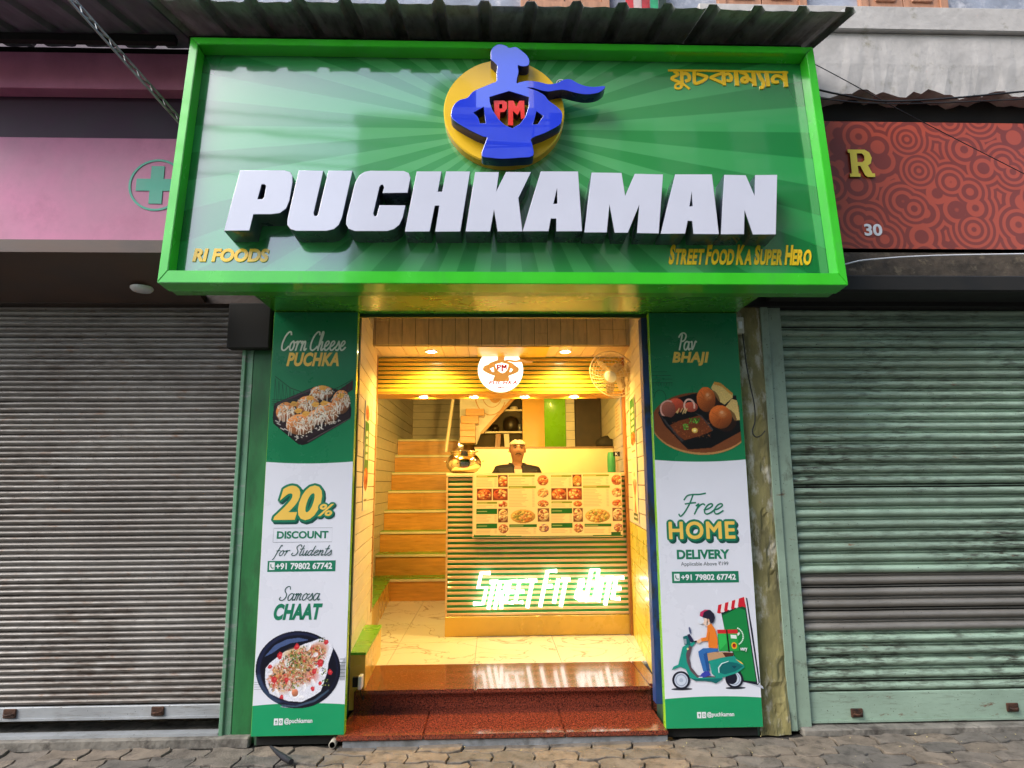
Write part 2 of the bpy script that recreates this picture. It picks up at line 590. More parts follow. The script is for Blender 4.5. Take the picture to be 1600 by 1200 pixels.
# ---------------------------------------------------------------- outlines of the raised sign letters and emblem (metres on the board)
SIGN_LETTERS = [('P', [[(-1.422, 0.617), (-1.193, 0.619), (-1.163, 0.61), (-1.15, 0.588), (-1.147, 0.55), (-1.155, 0.443), (-1.168, 0.4), (-1.197, 0.374), (-1.239, 0.367), (-1.333, 0.366), (-1.345, 0.273), (-1.469, 0.272)], [(-1.306, 0.54), (-1.287, 0.54), (-1.278, 0.529), (-1.283, 0.463), (-1.293, 0.449), (-1.321, 0.448)]]), ('U', [[(-1.116, 0.62), (-0.991, 0.619), (-1.025, 0.372), (-1.019, 0.355), (-1.005, 0.355), (-0.998, 0.365), (-0.96, 0.62), (-0.838, 0.621), (-0.877, 0.35), (-0.891, 0.308), (-0.913, 0.285), (-0.95, 0.274), (-1.105, 0.273), (-1.134, 0.283), (-1.151, 0.306), (-1.152, 0.337)]]), ('C', [[(-0.74, 0.622), (-0.565, 0.622), (-0.54, 0.611), (-0.53, 0.584), (-0.542, 0.497), (-0.669, 0.495), (-0.662, 0.528), (-0.671, 0.544), (-0.683, 0.542), (-0.691, 0.528), (-0.717, 0.372), (-0.71, 0.356), (-0.697, 0.356), (-0.692, 0.37), (-0.683, 0.419), (-0.552, 0.42), (-0.563, 0.352), (-0.579, 0.31), (-0.606, 0.286), (-0.639, 0.275), (-0.804, 0.274), (-0.836, 0.287), (-0.85, 0.313), (-0.849, 0.35), (-0.815, 0.553), (-0.796, 0.595), (-0.77, 0.615)]]), ('H', [[(-0.494, 0.62), (-0.367, 0.622), (-0.385, 0.501), (-0.357, 0.501), (-0.338, 0.622), (-0.215, 0.623), (-0.262, 0.275), (-0.388, 0.274), (-0.37, 0.424), (-0.397, 0.423), (-0.421, 0.274), (-0.545, 0.273)]]), ('K', [[(-0.183, 0.62), (-0.061, 0.621), (-0.077, 0.494), (-0.019, 0.622), (0.11, 0.623), (0.042, 0.47), (0.061, 0.278), (-0.065, 0.277), (-0.085, 0.415), (-0.107, 0.276), (-0.231, 0.276)]]), ('A', [[(0.167, 0.627), (0.364, 0.629), (0.374, 0.281), (0.242, 0.28), (0.244, 0.353), (0.212, 0.353), (0.198, 0.28), (0.067, 0.279)], [(0.253, 0.548), (0.253, 0.436), (0.226, 0.435)]]), ('M', [[(0.441, 0.623), (0.599, 0.623), (0.612, 0.48), (0.674, 0.618), (0.823, 0.616), (0.778, 0.271), (0.666, 0.273), (0.69, 0.45), (0.615, 0.274), (0.548, 0.274), (0.527, 0.452), (0.504, 0.275), (0.389, 0.275)]]), ('A', [[(0.893, 0.617), (1.09, 0.619), (1.097, 0.269), (0.965, 0.27), (0.964, 0.345), (0.937, 0.345), (0.918, 0.271), (0.792, 0.27)], [(0.976, 0.538), (0.974, 0.427), (0.952, 0.426)]]), ('N', [[(1.161, 0.617), (1.275, 0.616), (1.313, 0.484), (1.33, 0.617), (1.447, 0.62), (1.401, 0.27), (1.281, 0.269), (1.249, 0.42), (1.231, 0.27), (1.111, 0.269)]])]
EMBLEM_FIGURE = [[(-0.099, 1.333), (-0.099, 1.385), (-0.083, 1.415), (-0.055, 1.432), (-0.017, 1.424), (0.002, 1.409), (0.04, 1.416), (0.071, 1.392), (0.102, 1.359), (0.114, 1.322), (0.105, 1.296), (0.076, 1.291), (0.049, 1.295), (0.052, 1.254), (0.043, 1.21), (0.041, 1.177), (0.062, 1.183), (0.106, 1.193), (0.168, 1.186), (0.218, 1.173), (0.268, 1.181), (0.306, 1.203), (0.344, 1.206), (0.381, 1.183), (0.424, 1.165), (0.474, 1.159), (0.534, 1.165), (0.51, 1.134), (0.472, 1.119), (0.422, 1.114), (0.366, 1.124), (0.305, 1.141), (0.261, 1.137), (0.217, 1.129), (0.168, 1.139), (0.13, 1.152), (0.096, 1.151), (0.149, 1.13), (0.192, 1.103), (0.216, 1.068), (0.264, 1.026), (0.288, 0.99), (0.283, 0.941), (0.267, 0.912), (0.193, 0.866), (0.118, 0.83), (0.12, 0.792), (0.124, 0.724), (0.051, 0.711), (-0.04, 0.704), (-0.1, 0.709), (-0.149, 0.722), (-0.13, 0.796), (-0.12, 0.834), (-0.142, 0.839), (-0.221, 0.881), (-0.307, 0.943), (-0.315, 0.989), (-0.302, 1.032), (-0.271, 1.064), (-0.229, 1.079), (-0.198, 1.119), (-0.143, 1.149), (-0.087, 1.177), (-0.068, 1.19), (-0.067, 1.245), (-0.063, 1.289), (-0.08, 1.314)], [(-0.2, 0.987), (-0.139, 1.027), (-0.127, 0.918), (-0.163, 0.917), (-0.173, 0.956)], [(0.148, 1.003), (0.19, 0.971), (0.154, 0.914), (0.126, 0.914)], [(-0.11, 1.088), (-0.0, 1.128), (0.111, 1.091), (0.109, 1.03), (0.091, 0.966), (0.059, 0.917), (0.016, 0.888), (-0.026, 0.908), (-0.063, 0.947), (-0.096, 1.006), (-0.109, 1.056)]]
EMBLEM_LETTERS = [[(-0.085, 1.079), (-0.028, 1.08), (-0.012, 1.068), (-0.012, 1.029), (-0.026, 1.008), (-0.051, 1.004), (-0.052, 0.953), (-0.081, 0.975)], [(-0.055, 1.057), (-0.038, 1.057), (-0.038, 1.029), (-0.055, 1.028)], [(-0.005, 1.079), (0.024, 1.08), (0.039, 1.041), (0.056, 1.08), (0.084, 1.081), (0.085, 0.97), (0.065, 0.963), (0.061, 1.019), (0.045, 0.987), (0.021, 1.015), (0.021, 0.923), (-0.007, 0.923)]]
BENGALI_STROKES = [([(0.944, 1.386), (1.104, 1.387), (1.308, 1.387), (1.512, 1.385), (1.652, 1.384)], 0.0133), ([(0.979, 1.378), (0.998, 1.358), (0.958, 1.329), (1.019, 1.3)], 0.0185), ([(1.02, 1.379), (1.018, 1.329), (1.018, 1.285)], 0.0195), ([(1.023, 1.358), (1.044, 1.367), (1.062, 1.35), (1.06, 1.323), (1.043, 1.314)], 0.0205), ([(1.003, 1.296), (0.98, 1.287), (0.976, 1.266), (0.996, 1.261), (1.012, 1.273), (1.008, 1.293), (1.019, 1.296), (1.037, 1.279), (1.056, 1.262)], 0.0133), ([(1.095, 1.38), (1.092, 1.303), (1.118, 1.304), (1.15, 1.322), (1.167, 1.343), (1.152, 1.351), (1.112, 1.363)], 0.0195), ([(1.255, 1.369), (1.193, 1.342), (1.201, 1.332), (1.267, 1.3)], 0.0185), ([(1.268, 1.38), (1.266, 1.293)], 0.0216), ([(1.272, 1.359), (1.298, 1.366), (1.313, 1.342), (1.304, 1.319), (1.286, 1.32)], 0.0185), ([(1.343, 1.384), (1.342, 1.293)], 0.0246), ([(1.371, 1.379), (1.4, 1.365), (1.41, 1.335), (1.397, 1.311), (1.375, 1.316), (1.379, 1.335), (1.405, 1.338), (1.443, 1.312)], 0.0205), ([(1.447, 1.382), (1.446, 1.292)], 0.0236), ([(1.478, 1.372), (1.487, 1.342), (1.5, 1.313), (1.493, 1.278), (1.48, 1.274)], 0.0195), ([(1.525, 1.381), (1.526, 1.29)], 0.0236), ([(1.586, 1.314), (1.561, 1.314), (1.558, 1.338), (1.581, 1.356), (1.611, 1.347), (1.629, 1.327)], 0.0205), ([(1.635, 1.382), (1.633, 1.289)], 0.0236)]

# ---------------------------------------------------------------- materials
m_ground = mat('street_dirt', (0.10, 0.088, 0.075), 0.9, 0.3, 5, bump=0.5, bscale=60, col2=(0.05, 0.045, 0.04), mix=(0.5, 0.65))
m_bed = mat('joint_dirt', (0.032, 0.027, 0.022), 0.95, 0.35, 14, bump=0.6, bscale=90, col2=(0.10, 0.085, 0.065), mix=(0.52, 0.66), mscale=20)
m_paver = [mat('paver_grey_%d' % i, c, 0.8, 0.22, 9, bump=0.5, bscale=90, col2=d, mix=(0.5, 0.68), mscale=13)
           for i, (c, d) in enumerate([((0.185, 0.155, 0.125), (0.075, 0.062, 0.050)), ((0.150, 0.132, 0.112), (0.062, 0.054, 0.046)),
                                       ((0.215, 0.172, 0.130), (0.085, 0.068, 0.053))])]
m_grime = mat('grimy_concrete', (0.22, 0.20, 0.17), 0.9, 0.3, 7, bump=0.6, bscale=40, col2=(0.07, 0.06, 0.05), mix=(0.5, 0.66), mscale=9)
m_concrete = mat('old_concrete', (0.42, 0.39, 0.36), 0.85, 0.18, 5, bump=0.5, bscale=30, col2=(0.20, 0.18, 0.15), mix=(0.54, 0.7))
m_kerb = mat('cement_base', (0.24, 0.25, 0.26), 0.8, 0.25, 10, bump=0.4, bscale=60, col2=(0.12, 0.12, 0.12), mix=(0.5, 0.68))
m_dark = mat('plain_black', (0.012, 0.011, 0.010), 0.85, 0.4, 6)  # one even black for dark parts, gaps and voids
m_darkwall = mat('sooty_brick_wall', (0.085, 0.065, 0.048), 0.9, 0.4, 9, bump=0.8, bscale=24, col2=(0.19, 0.15, 0.10), mix=(0.55, 0.7))
m_granite = mat('red_granite', (0.25, 0.052, 0.028), 0.15, 0.45, 120, coat=0.3, col2=(0.022, 0.010, 0.010), mix=(0.515, 0.56), mscale=190, rvar=0.03, detail=3.0)
m_plank = mat('cream_wall_plank', (0.80, 0.70, 0.54), 0.38, 0.07, 5, stretch=(1, 1, 4), col2=(0.62, 0.52, 0.38), mix=(0.58, 0.8))
m_groove = mat('plank_groove', (0.10, 0.065, 0.035), 0.8, 0.2)
m_ceil = mat('ceiling_plank', (0.74, 0.60, 0.44), 0.4, 0.08, 5, stretch=(4, 1, 1))
m_wood = mat('varnished_orange_wood', (0.66, 0.30, 0.055), 0.35, 0.14, 4, stretch=(1, 1, 9), coat=0.3, col2=(0.50, 0.20, 0.03), mix=(0.5, 0.75))
m_brownwood = mat('brown_wood_trim', (0.36, 0.13, 0.03), 0.4, 0.2, 6, stretch=(6, 6, 1), coat=0.2)
m_yellow = mat('yellow_laminate', (0.74, 0.44, 0.07), 0.3, 0.06, 4, coat=0.3)
m_greenlam = mat('lime_green_laminate', (0.13, 0.44, 0.025), 0.3, 0.06, 4, coat=0.3)
m_nosing = mat('cream_stair_nosing', (0.74, 0.62, 0.42), 0.4, 0.08, 6)
m_signgreen = mat('sign_frame_green', (0.045, 0.55, 0.022), 0.22, 0.07, 5, coat=0.6, rvar=0.08, stretch=(1, 1, .5), col2=(0.06, 0.42, 0.05), mix=(0.55, 0.8))
m_soffit = mat('soffit_green', (0.055, 0.34, 0.022), 0.26, 0.08, 3, coat=0.45, rvar=0.05, coatr=0.12)
m_white = mat('white_acrylic', (0.60, 0.61, 0.71), 0.16, 0.03, 2, coat=0.6, rvar=0.03)
m_navy = mat('dark_letter_return', (0.045, 0.055, 0.085), 0.3, 0.15, 4, coat=0.3)
m_blue = mat('blue_acrylic', (0.022, 0.055, 0.72), 0.08, 0.06, 3, coat=1.0, rvar=0.02, coatr=0.01, bump=0.03, bscale=6)
m_blue.node_tree.nodes['Principled BSDF'].inputs['Coat IOR'].default_value = 2.2
m_bluedark = mat('navy_letter_return', (0.008, 0.014, 0.10), 0.3, 0.1, 4)
m_gold = mat('yellow_acrylic', (0.93, 0.56, 0.02), 0.2, 0.05, 3, coat=0.5, rvar=0.04)
m_golddark = mat('yellow_return', (0.74, 0.39, 0.014), 0.35, 0.1, 4)
m_red = mat('red_acrylic', (0.80, 0.035, 0.02), 0.2, 0.06, 4, coat=0.5)
m_reddark = mat('red_return', (0.16, 0.01, 0.008), 0.35, 0.1, 4)
m_vinylwhite = mat('banner_white', (0.74, 0.75, 0.83), 0.3, 0.025, 2, coat=0.3, coatr=0.15)
m_vinylgreen = mat('banner_green', (0.008, 0.20, 0.075), 0.3, 0.1, 2, coat=0.4, coatr=0.12)
m_inkgreen = mat('ink_green', (0.010, 0.19, 0.10), 0.35, 0.04)
m_inkdark = mat('ink_dark_green', (0.008, 0.07, 0.055), 0.35, 0.04)
m_inkgrey = mat('ink_grey', (0.13, 0.16, 0.17), 0.4, 0.04)
m_inkyellow = mat('ink_yellow', (0.86, 0.55, 0.10), 0.35, 0.04)
m_inkwhite = mat('ink_white', (0.80, 0.80, 0.82), 0.35, 0.03)
m_inkpale = mat('ink_pale_green', (0.68, 0.76, 0.64), 0.35, 0.04)
m_lime = mat('lime_edge_trim', (0.26, 0.60, 0.03), 0.25, 0.05, 4, coat=0.4)
m_steel = mat('galvanised_steel', (0.36, 0.36, 0.35), 0.42, 0.2, 7, metal=0.6, col2=(0.16, 0.13, 0.10), mix=(0.52, 0.7))

# ---------------------------------------------------------------- ground
g = MB()
g.add([(-60, -60, -0.03), (60, -60, -0.03), (60, 60, -0.03), (-60, 60, -0.03)], [(0, 1, 2, 3)])
tag(g.build('ground', m_ground), kind='structure')
pv = MB()
pv.box(-5.2, 5.2, -2.4, 0.6, -0.028, -0.012)
pavement = tag(pv.build('pavement', m_bed), kind='structure')

def wave(x, k):
    # interlocking zigzag course edge
    t = (x / 0.115 + 0.5 * (k % 2)) % 2
    return 0.012 * (1 if t < 1 else -1) * min(1, 5 * min(t % 1, 1 - t % 1))
PW, PD = 0.225, 0.118
def paver_mesh(x0, x1, k, seed):
    q = random.Random(seed)
    gap = 0.0045
    def jag():
        return q.uniform(-0.003, 0.003)
    n = 7
    xs = [x0 + gap + (x1 - x0 - 2 * gap) * i / (n - 1) for i in range(n)]
    lo = [(x, -k * PD - PD + wave(x, k + 1) + gap + jag()) for x in xs]
    hi = [(x, -k * PD + wave(x, k) - gap + jag()) for x in xs]
    side = 0.014
    ymid = (lo[0][1] + hi[0][1]) / 2
    ring = lo + [(x1 - gap + side, ymid + 0.012 + jag()), (x1 - gap - side, ymid - 0.0 + 0.03)][0:1] + hi[::-1] + [(x0 + gap + side, ymid + 0.012 + jag())]
    cx, cy = sum(p[0] for p in ring) / len(ring), sum(p[1] for p in ring) / len(ring)
    m = len(ring)
    h = q.uniform(-0.005, 0.005)
    tx, ty = q.uniform(-.025, .025), q.uniform(-.035, .035)
    zt = lambda p: 0.002 + h + (p[0] - cx) * tx + (p[1] - cy) * ty
    inset = lambda p, s: (cx + (p[0] - cx) * s, cy + (p[1] - cy) * (s - 0.02))
    v = [(p[0], p[1], -0.02) for p in ring] + [(p[0], p[1], zt(p) - 0.0035) for p in ring]
    v += [(*inset(p, 0.985), zt(p)) for p in ring]
    f = [(i, (i + 1) % m, m + (i + 1) % m, m + i) for i in range(m)]
    f += [(m + i, m + (i + 1) % m, 2 * m + (i + 1) % m, 2 * m + i) for i in range(m)]
    f.append(tuple(range(2 * m, 3 * m)))
    b = MB()
    b.add(v, f)
    return b
for k in range(8):
    x = -2.9 + (0.11 if k % 2 else 0.0)
    j = 0
    while x < 2.9:
        w = PW * RNG.uniform(0.93, 1.07)
        b = paver_mesh(x, x + w, k, 1000 * k + j)
        b.v = [(vx, vy + 0.02, vz) for vx, vy, vz in b.v]
        b.build('paving_stone', m_paver[RNG.randrange(3)], pavement)
        x += w
        j += 1
# leaf litter caught in the joints
lit = MB()
for i in range(90):
    x, y = RNG.uniform(0.7, 2.8) if RNG.random() < .8 else RNG.uniform(-2.6, .7), RNG.uniform(-0.75, 0.02)
    a, s = RNG.uniform(0, 6.28), RNG.uniform(0.004, 0.010)
    z = 0.010
    c, d = math.cos(a), math.sin(a)
    lit.add([(x - c * s, y - d * s, z), (x + d * s * .4, y - c * s * .4, z + .003), (x + c * s, y + d * s, z + .001), (x - d * s * .4, y + c * s * .4, z + .002)], [(0, 1, 2, 3)])
tag(lit.build('leaf_litter', mat('dry_petals', (0.62, 0.50, 0.22), 0.7, 0.3, 60)), 'dry yellow petals and chaff lying in the paving joints', 'litter', kind='stuff')

# ---------------------------------------------------------------- shop building
shop = tag(empty('shop_building', (0, 0, 0)), 'narrow food shop with cream plank walls and warm lit interior behind the green signboard', 'building')
ZF = 0.178

def plank_wall(name, p0, p1, z0, z1, ph, m, parent, thick=0.05, gap=0.006, jitter=0.0015, low=None):
    """backing wall with one plank object per course; the room is on the right of p0->p1"""
    d = Vector((p1[0] - p0[0], p1[1] - p0[1]))
    L = d.length
    a = math.atan2(d.y, d.x)
    w = MB().box(0, L, 0.0, thick, z0, z1).build(name, m_groove, parent, (p0[0], p0[1], 0), (0, 0, a))
    n = int(math.ceil((z1 - z0) / ph))
    me = None
    q = random.Random(int(1000 * L))
    half = {}
    z = z0
    while z < z1 - 0.02:
        h = min(ph, z1 - z) - gap
        cuts = [0.0] + ([q.uniform(.25, .75) * L] if L > 0.9 and q.random() < .5 else []) + [L]
        for i in range(len(cuts) - 1):
            b = MB().box(cuts[i] + (gap * .4 if i else 0), cuts[i + 1] - (gap * .4 if i < len(cuts) - 2 else 0), -0.012, -0.0005, 0, h)
            b.build('plank', low[0] if low and z < low[1] else m, w, (0, q.uniform(-jitter, jitter), z + gap))
        z += ph
    return w

plank_wall('side_wall', (-0.972, 0.385), (-1.085, 1.64), ZF, 2.83, 0.1, m_plank, shop)
plank_wall('side_wall', (1.06, 1.64), (0.925, 0.385), ZF, 2.83, 0.1, m_plank, shop, low=(mat('yellow_painted_plank', (0.80, 0.66, 0.10), 0.3, 0.06, 5, coat=0.3), 1.06))
plank_wall('stair_wall', (-1.40, 2.0), (-1.40, 6.5), ZF, 3.3, 0.125, m_plank, shop)
plank_wall('back_wall', (-1.40, 6.5), (1.6, 6.5), ZF, 3.3, 0.125, m_plank, shop)
plank_wall('inner_wall', (1.37, 4.62), (1.10, 1.72), ZF, 3.3, 0.12, m_plank, shop)
# masonry round the room so no daylight leaks in
m_mason = mat('rough_masonry', (0.30, 0.25, 0.2), 0.9, 0.2)
b = MB()
b.box(-1.62, -1.46, 0.42, 6.75, 0, 3.4)
b.box(1.62, 1.78, 0.42, 6.75, 0, 3.4)
b.box(-1.46, 1.62, 6.56, 6.75, 0, 3.4)
b.box(-1.46, 1.62, 1.98, 6.56, 3.302, 3.4)
b.build('masonry_shell', m_mason, shop)
b = MB()
b.box(-1.455, -1.14, 1.70, 1.99, ZF, 3.3)
b.box(1.115, 1.615, 1.665, 1.70, ZF, 3.3)
b.build('wall_return', m_plank, shop)
# pillars either side of the opening
for x0, x1, xi in ((-1.395, -0.96, -1), (0.905, 1.395, 1)):
    b = MB()
    b.box(x0, x1, 0.046, 0.38, 0.0, 2.86)
    b.build('pillar', mat('painted_pillar', (0.05, 0.10, 0.06), 0.6, 0.2), shop)
# brown corner trim on the left wall
box('corner_trim', m_brownwood, -1.087, -1.057, 1.50, 1.545, 0.40, 2.47, shop, 0.003)
box('corner_trim', m_brownwood, 1.022, 1.046, 1.60, 1.66, ZF, 2.47, shop, 0.003)
# lintel and void above
box('lintel', m_dark, -1.40, 1.40, 0.05, 1.15, 2.832, 2.95, shop)
# fascia of upright boards
fas = box('fascia', m_groove, -1.115, 1.07, 1.142, 1.165, 2.47, 2.83, shop)
x, i = -1.115, 0
fmat = mat('fascia_board', (0.84, 0.66, 0.38), 0.45, 0.1, 5, stretch=(5, 5, 1), col2=(0.62, 0.46, 0.25), mix=(0.5, 0.8))
while x < 1.05:
    w = min(0.104, 1.07 - x)
    cut = RNG.choice([None, 2.60, 2.66, 2.71, 2.57])
    zs = [2.472, cut, 2.83] if cut else [2.472, 2.83]
    for a, c in zip(zs[:-1], zs[1:]):
        MB().box(x + 0.002, x + w - 0.002, 1.128 + RNG.uniform(-.001, .001), 1.1415, a + 0.0015, c - 0.0015).build('board', fmat, fas)
    x += w
# boarded ceiling of the porch
ce = box('porch_ceiling', m_groove, -1.13, 1.09, 1.166, 1.615, 2.486, 2.52, shop)
x = -1.13
while x < 1.08:
    w = min(0.105, 1.09 - x)
    MB().box(x + 0.002, x + w - 0.002, 1.150, 1.612, 2.474, 2.4855).build('board', m_ceil, ce)
    x += w
box('ceiling_panel', mat('yellow_ceiling_panel', (0.86, 0.60, 0.08), 0.35, 0.04), -0.22, 0.36, 1.17, 1.585, 2.466, 2.4735, shop)
# slatted header beam over the counter
m_slat = mat('tan_slat', (0.70, 0.47, 0.26), 0.38, 0.1, 5, stretch=(1, 6, 6), coat=0.15)
m_slatgold = mat('gold_slat', (0.86, 0.56, 0.07), 0.36, 0.08, 5, stretch=(1, 6, 6), coat=0.2)
m_slatgreen = mat('green_recess', (0.035, 0.28, 0.06), 0.45, 0.12, 5)
hd = MB()
hd.box(-1.12, 1.055, 1.622, 1.93, 2.17, 2.473)
head = hd.build('slatted_header', [m_slatgreen], shop)
sl = MB().box(-1.115, 1.05, -0.016, -0.0005, 0, 0.0262).mesh('slat', m_slatgold)
for k in range(8):
    obj('slat', sl, head, (0, 1.6215, 2.1745 + k * 0.0375))
box('header_underside', mat('orange_soffit_board', (0.70, 0.33, 0.05), 0.35, 0.08, coat=0.2), -1.118, 1.052, 1.606, 1.932, 2.156, 2.169, shop)

# interior floor
fl = box('floor', m_kerb, -1.45, 1.6, 0.84, 6.55, 0.02, ZF - 0.008)
tag(fl, kind='structure')
def marble():
    m = bpy.data.materials.new('marble_tile')
    m.use_nodes = True
    n, l = m.node_tree.nodes, m.node_tree.links
    p = n['Principled BSDF']
    p.inputs['Roughness'].default_value = 0.12
    p.inputs['Coat Weight'].default_value = 0.4
    geo = n.new('ShaderNodeNewGeometry')
    wv = n.new('ShaderNodeTexNoise')
    wv.inputs['Scale'].default_value = 2.2
    wv.inputs['Detail'].default_value = 5
    wv.inputs['Distortion'].default_value = 1.2
    l.new(geo.outputs['Position'], wv.inputs['Vector'])
    mr = n.new('ShaderNodeMath'); mr.operation = 'SUBTRACT'; mr.inputs[1].default_value = 0.5
    l.new(wv.outputs['Fac'], mr.inputs[0])
    ab = n.new('ShaderNodeMath'); ab.operation = 'ABSOLUTE'
    l.new(mr.outputs[0], ab.inputs[0])
    rp = n.new('ShaderNodeValToRGB')
    rp.color_ramp.elements[0].position = 0.0
    rp.color_ramp.elements[0].color = (0.46, 0.40, 0.34, 1)
    rp.color_ramp.elements[1].position = 0.012
    rp.color_ramp.elements[1].color = (0.88, 0.86, 0.82, 1)
    l.new(ab.outputs[0], rp.inputs['Fac'])
    l.new(rp.outputs['Color'], p.inputs['Base Color'])
    return m
m_marble = marble()
tile = MB().box(0.0015, 0.5985, 0.0015, 0.5985, ZF - 0.0075, ZF).mesh('floor_tile', m_marble)
for i in range(5):
    for k in range(5):
        x, y = -1.42 + i * 0.6, 0.872 + k * 0.6
        if x + 0.6 < 1.6 and y < 3.2:
            obj('floor_tile', tile, fl, (x, y, 0))

# granite steps
st = tag(empty('entrance_steps', (0, 0, 0)), 'two polished red granite steps leading up into the lit shop', 'steps')
kb = MB().box(-0.905, 0.862, -0.012, 0.36, -0.012, 0.034)
kb.build('cement_base', m_kerb, st, bevel=0.004)
xs = (-0.94, -0.47, 0.30, 0.865)
for a, c in zip(xs[:-1], xs[1:]):
    MB().box(a + .001, c - .001, -0.024, 0.366, 0.0345, 0.06).build('tread', m_granite, st, bevel=0.006, seg=2)
MB().box(-0.93, 0.868, 0.366, 0.386, 0.0345, 0.152).build('riser', m_granite, st)
for a, c in zip((-0.925, -0.2, 0.865), (-0.2, 0.865, 0)):
    if c > a:
        MB().box(a + .001, c - .001, 0.332, 0.870, 0.1525, 0.180).build('tread', m_granite, st, bevel=0.008, seg=2)
MB().box(0.865, 0.93, 0.388, 0.870, 0.02, 0.179).build('threshold_edge', m_granite, st)

# yellow ledge with green top along the left wall
lg = tag(empty('wall_ledge', (0, 0, 0)), 'yellow low ledge with lime green top along the left wall inside', 'ledge')
def ledge(pts, z0, zt):
    MB().prism(pts, 'z', z0, zt).build('ledge_body', m_yellow, lg, bevel=0.002)
    c = [sum(p[0] for p in pts) / 4, sum(p[1] for p in pts) / 4]
    MB().prism([(c[0] + (p[0] - c[0]) * 1.012 + .001, c[1] + (p[1] - c[1]) * 1.006) for p in pts], 'z', zt + 0.0005, zt + 0.014).build('ledge_top', m_greenlam, lg, bevel=0.002)
ledge([(-1.02, 0.372), (-0.868, 0.372), (-0.905, 1.12), (-1.02, 1.12)], 0.062, 0.375)
ledge([(-1.36, 1.125), (-1.045, 1.125), (-1.185, 3.20), (-1.36, 3.20)], ZF + 0.001, 0.39)

# staircase up to the back
sc_ = tag(empty('staircase', (0, 3.22, 0)), 'varnished orange wooden staircase with green treads rising beside the counter', 'staircase')
NS, G, H = 8, 0.24, 0.228
for k in range(NS):
    y = 0.0 + G * k
    z = ZF + H * k
    MB().box(-1.385, -0.12, y, y + 0.03, z + 0.001, z + H - 0.03).build('riser', m_wood, sc_)
    tr = MB().box(-1.385, -0.12, y - 0.02, y + G + 0.01, z + H - 0.029, z + H - 0.002).build('tread', m_nosing, sc_, bevel=0.003)
    MB().box(-1.385, -0.12, y - 0.006, y + G - 0.002, z + H - 0.0018, z + H + 0.002).build('tread_cover', m_greenlam, tr)
MB().box(-1.385, -0.12, G * NS, 3.25, ZF + H * NS - 0.03, ZF + H * NS - 0.002).build('landing', m_nosing, sc_)

# ---------------------------------------------------------------- signboard (leans back a little; local z runs up the board)
sign = tag(empty('shop_signboard', (0, -0.5556, 2.4184), (R(-4.777), 0, 0)),
           'large green boxed signboard with thick white letters and round blue and yellow emblem', 'sign')
U0, U1, V1 = -1.799, 1.779, 1.491
FW, FD = 0.046, 0.085        # frame rail width, depth in front of the panel

def sunburst():
    m = bpy.data.materials.new('sunburst_panel')
    m.use_nodes = True
    n, l = m.node_tree.nodes, m.node_tree.links
    p = n['Principled BSDF']
    p.inputs['Roughness'].default_value = 0.2
    p.inputs['Coat Weight'].default_value = 1.0
    p.inputs['Coat Roughness'].default_value = 0.06
    p.inputs['Coat IOR'].default_value = 2.15
    p.inputs['Specular IOR Level'].default_value = 0.7
    tc = n.new('ShaderNodeTexCoord')
    sp = n.new('ShaderNodeSeparateXYZ')
    l.new(tc.outputs['Object'], sp.inputs[0])
    def math_(op, a, b=None):
        k = n.new('ShaderNodeMath')
        k.operation = op
        for i, q in enumerate((a, b)):
            if q is None: continue
            if isinstance(q, (int, float)): k.inputs[i].default_value = q
            else: l.new(q, k.inputs[i])
        return k.outputs[0]
    dx = math_('ADD', sp.outputs['X'], 0.02)
    dz = math_('SUBTRACT', sp.outputs['Z'], 0.98)
    an = math_('ARCTAN2', dz, dx)
    s = math_('SINE', math_('MULTIPLY', an, 32.0))
    st_ = n.new('ShaderNodeMapRange')
    st_.inputs['From Min'].default_value = -0.08
    st_.inputs['From Max'].default_value = 0.08
    l.new(s, st_.inputs['Value'])
    r2 = math_('SQRT', math_('ADD', math_('MULTIPLY', dx, dx), math_('MULTIPLY', dz, dz)))
    fall = n.new('ShaderNodeMapRange')
    fall.inputs['From Min'].default_value = 0.25
    fall.inputs['From Max'].default_value = 1.9
    l.new(r2, fall.inputs['Value'])
    def mixc(f, a, b):
        k = n.new('ShaderNodeMix')
        k.data_type = 'RGBA'
        l.new(f, k.inputs['Factor'])
        for nm, q in (('A', a), ('B', b)):
            if isinstance(q, tuple): k.inputs[nm].default_value = (*q, 1)
            else: l.new(q, k.inputs[nm])
        return k.outputs['Result']
    light = mixc(fall.outputs['Result'], (0.11, 0.46, 0.15), (0.012, 0.28, 0.065))
    dark = mixc(fall.outputs['Result'], (0.05, 0.35, 0.085), (0.003, 0.18, 0.038))
    l.new(mixc(st_.outputs['Result'], dark, light), p.inputs['Base Color'])
    nz = n.new('ShaderNodeTexNoise')
    nz.inputs['Scale'].default_value = 2.5
    l.new(tc.outputs['Object'], nz.inputs['Vector'])
    bp = n.new('ShaderNodeBump')
    bp.inputs['Strength'].default_value = 0.05
    bp.inputs['Distance'].default_value = 0.02
    l.new(nz.outputs['Fac'], bp.inputs['Height'])
    l.new(bp.outputs['Normal'], p.inputs['Coat Normal'])
    return m

PB = FD                                    # y of the panel face (behind the frame front at y=0)
MB().box(U0 + 0.004, U1 - 0.004, PB, PB + 0.03, 0.004, V1 - 0.004).build('sign_panel', sunburst(), sign)
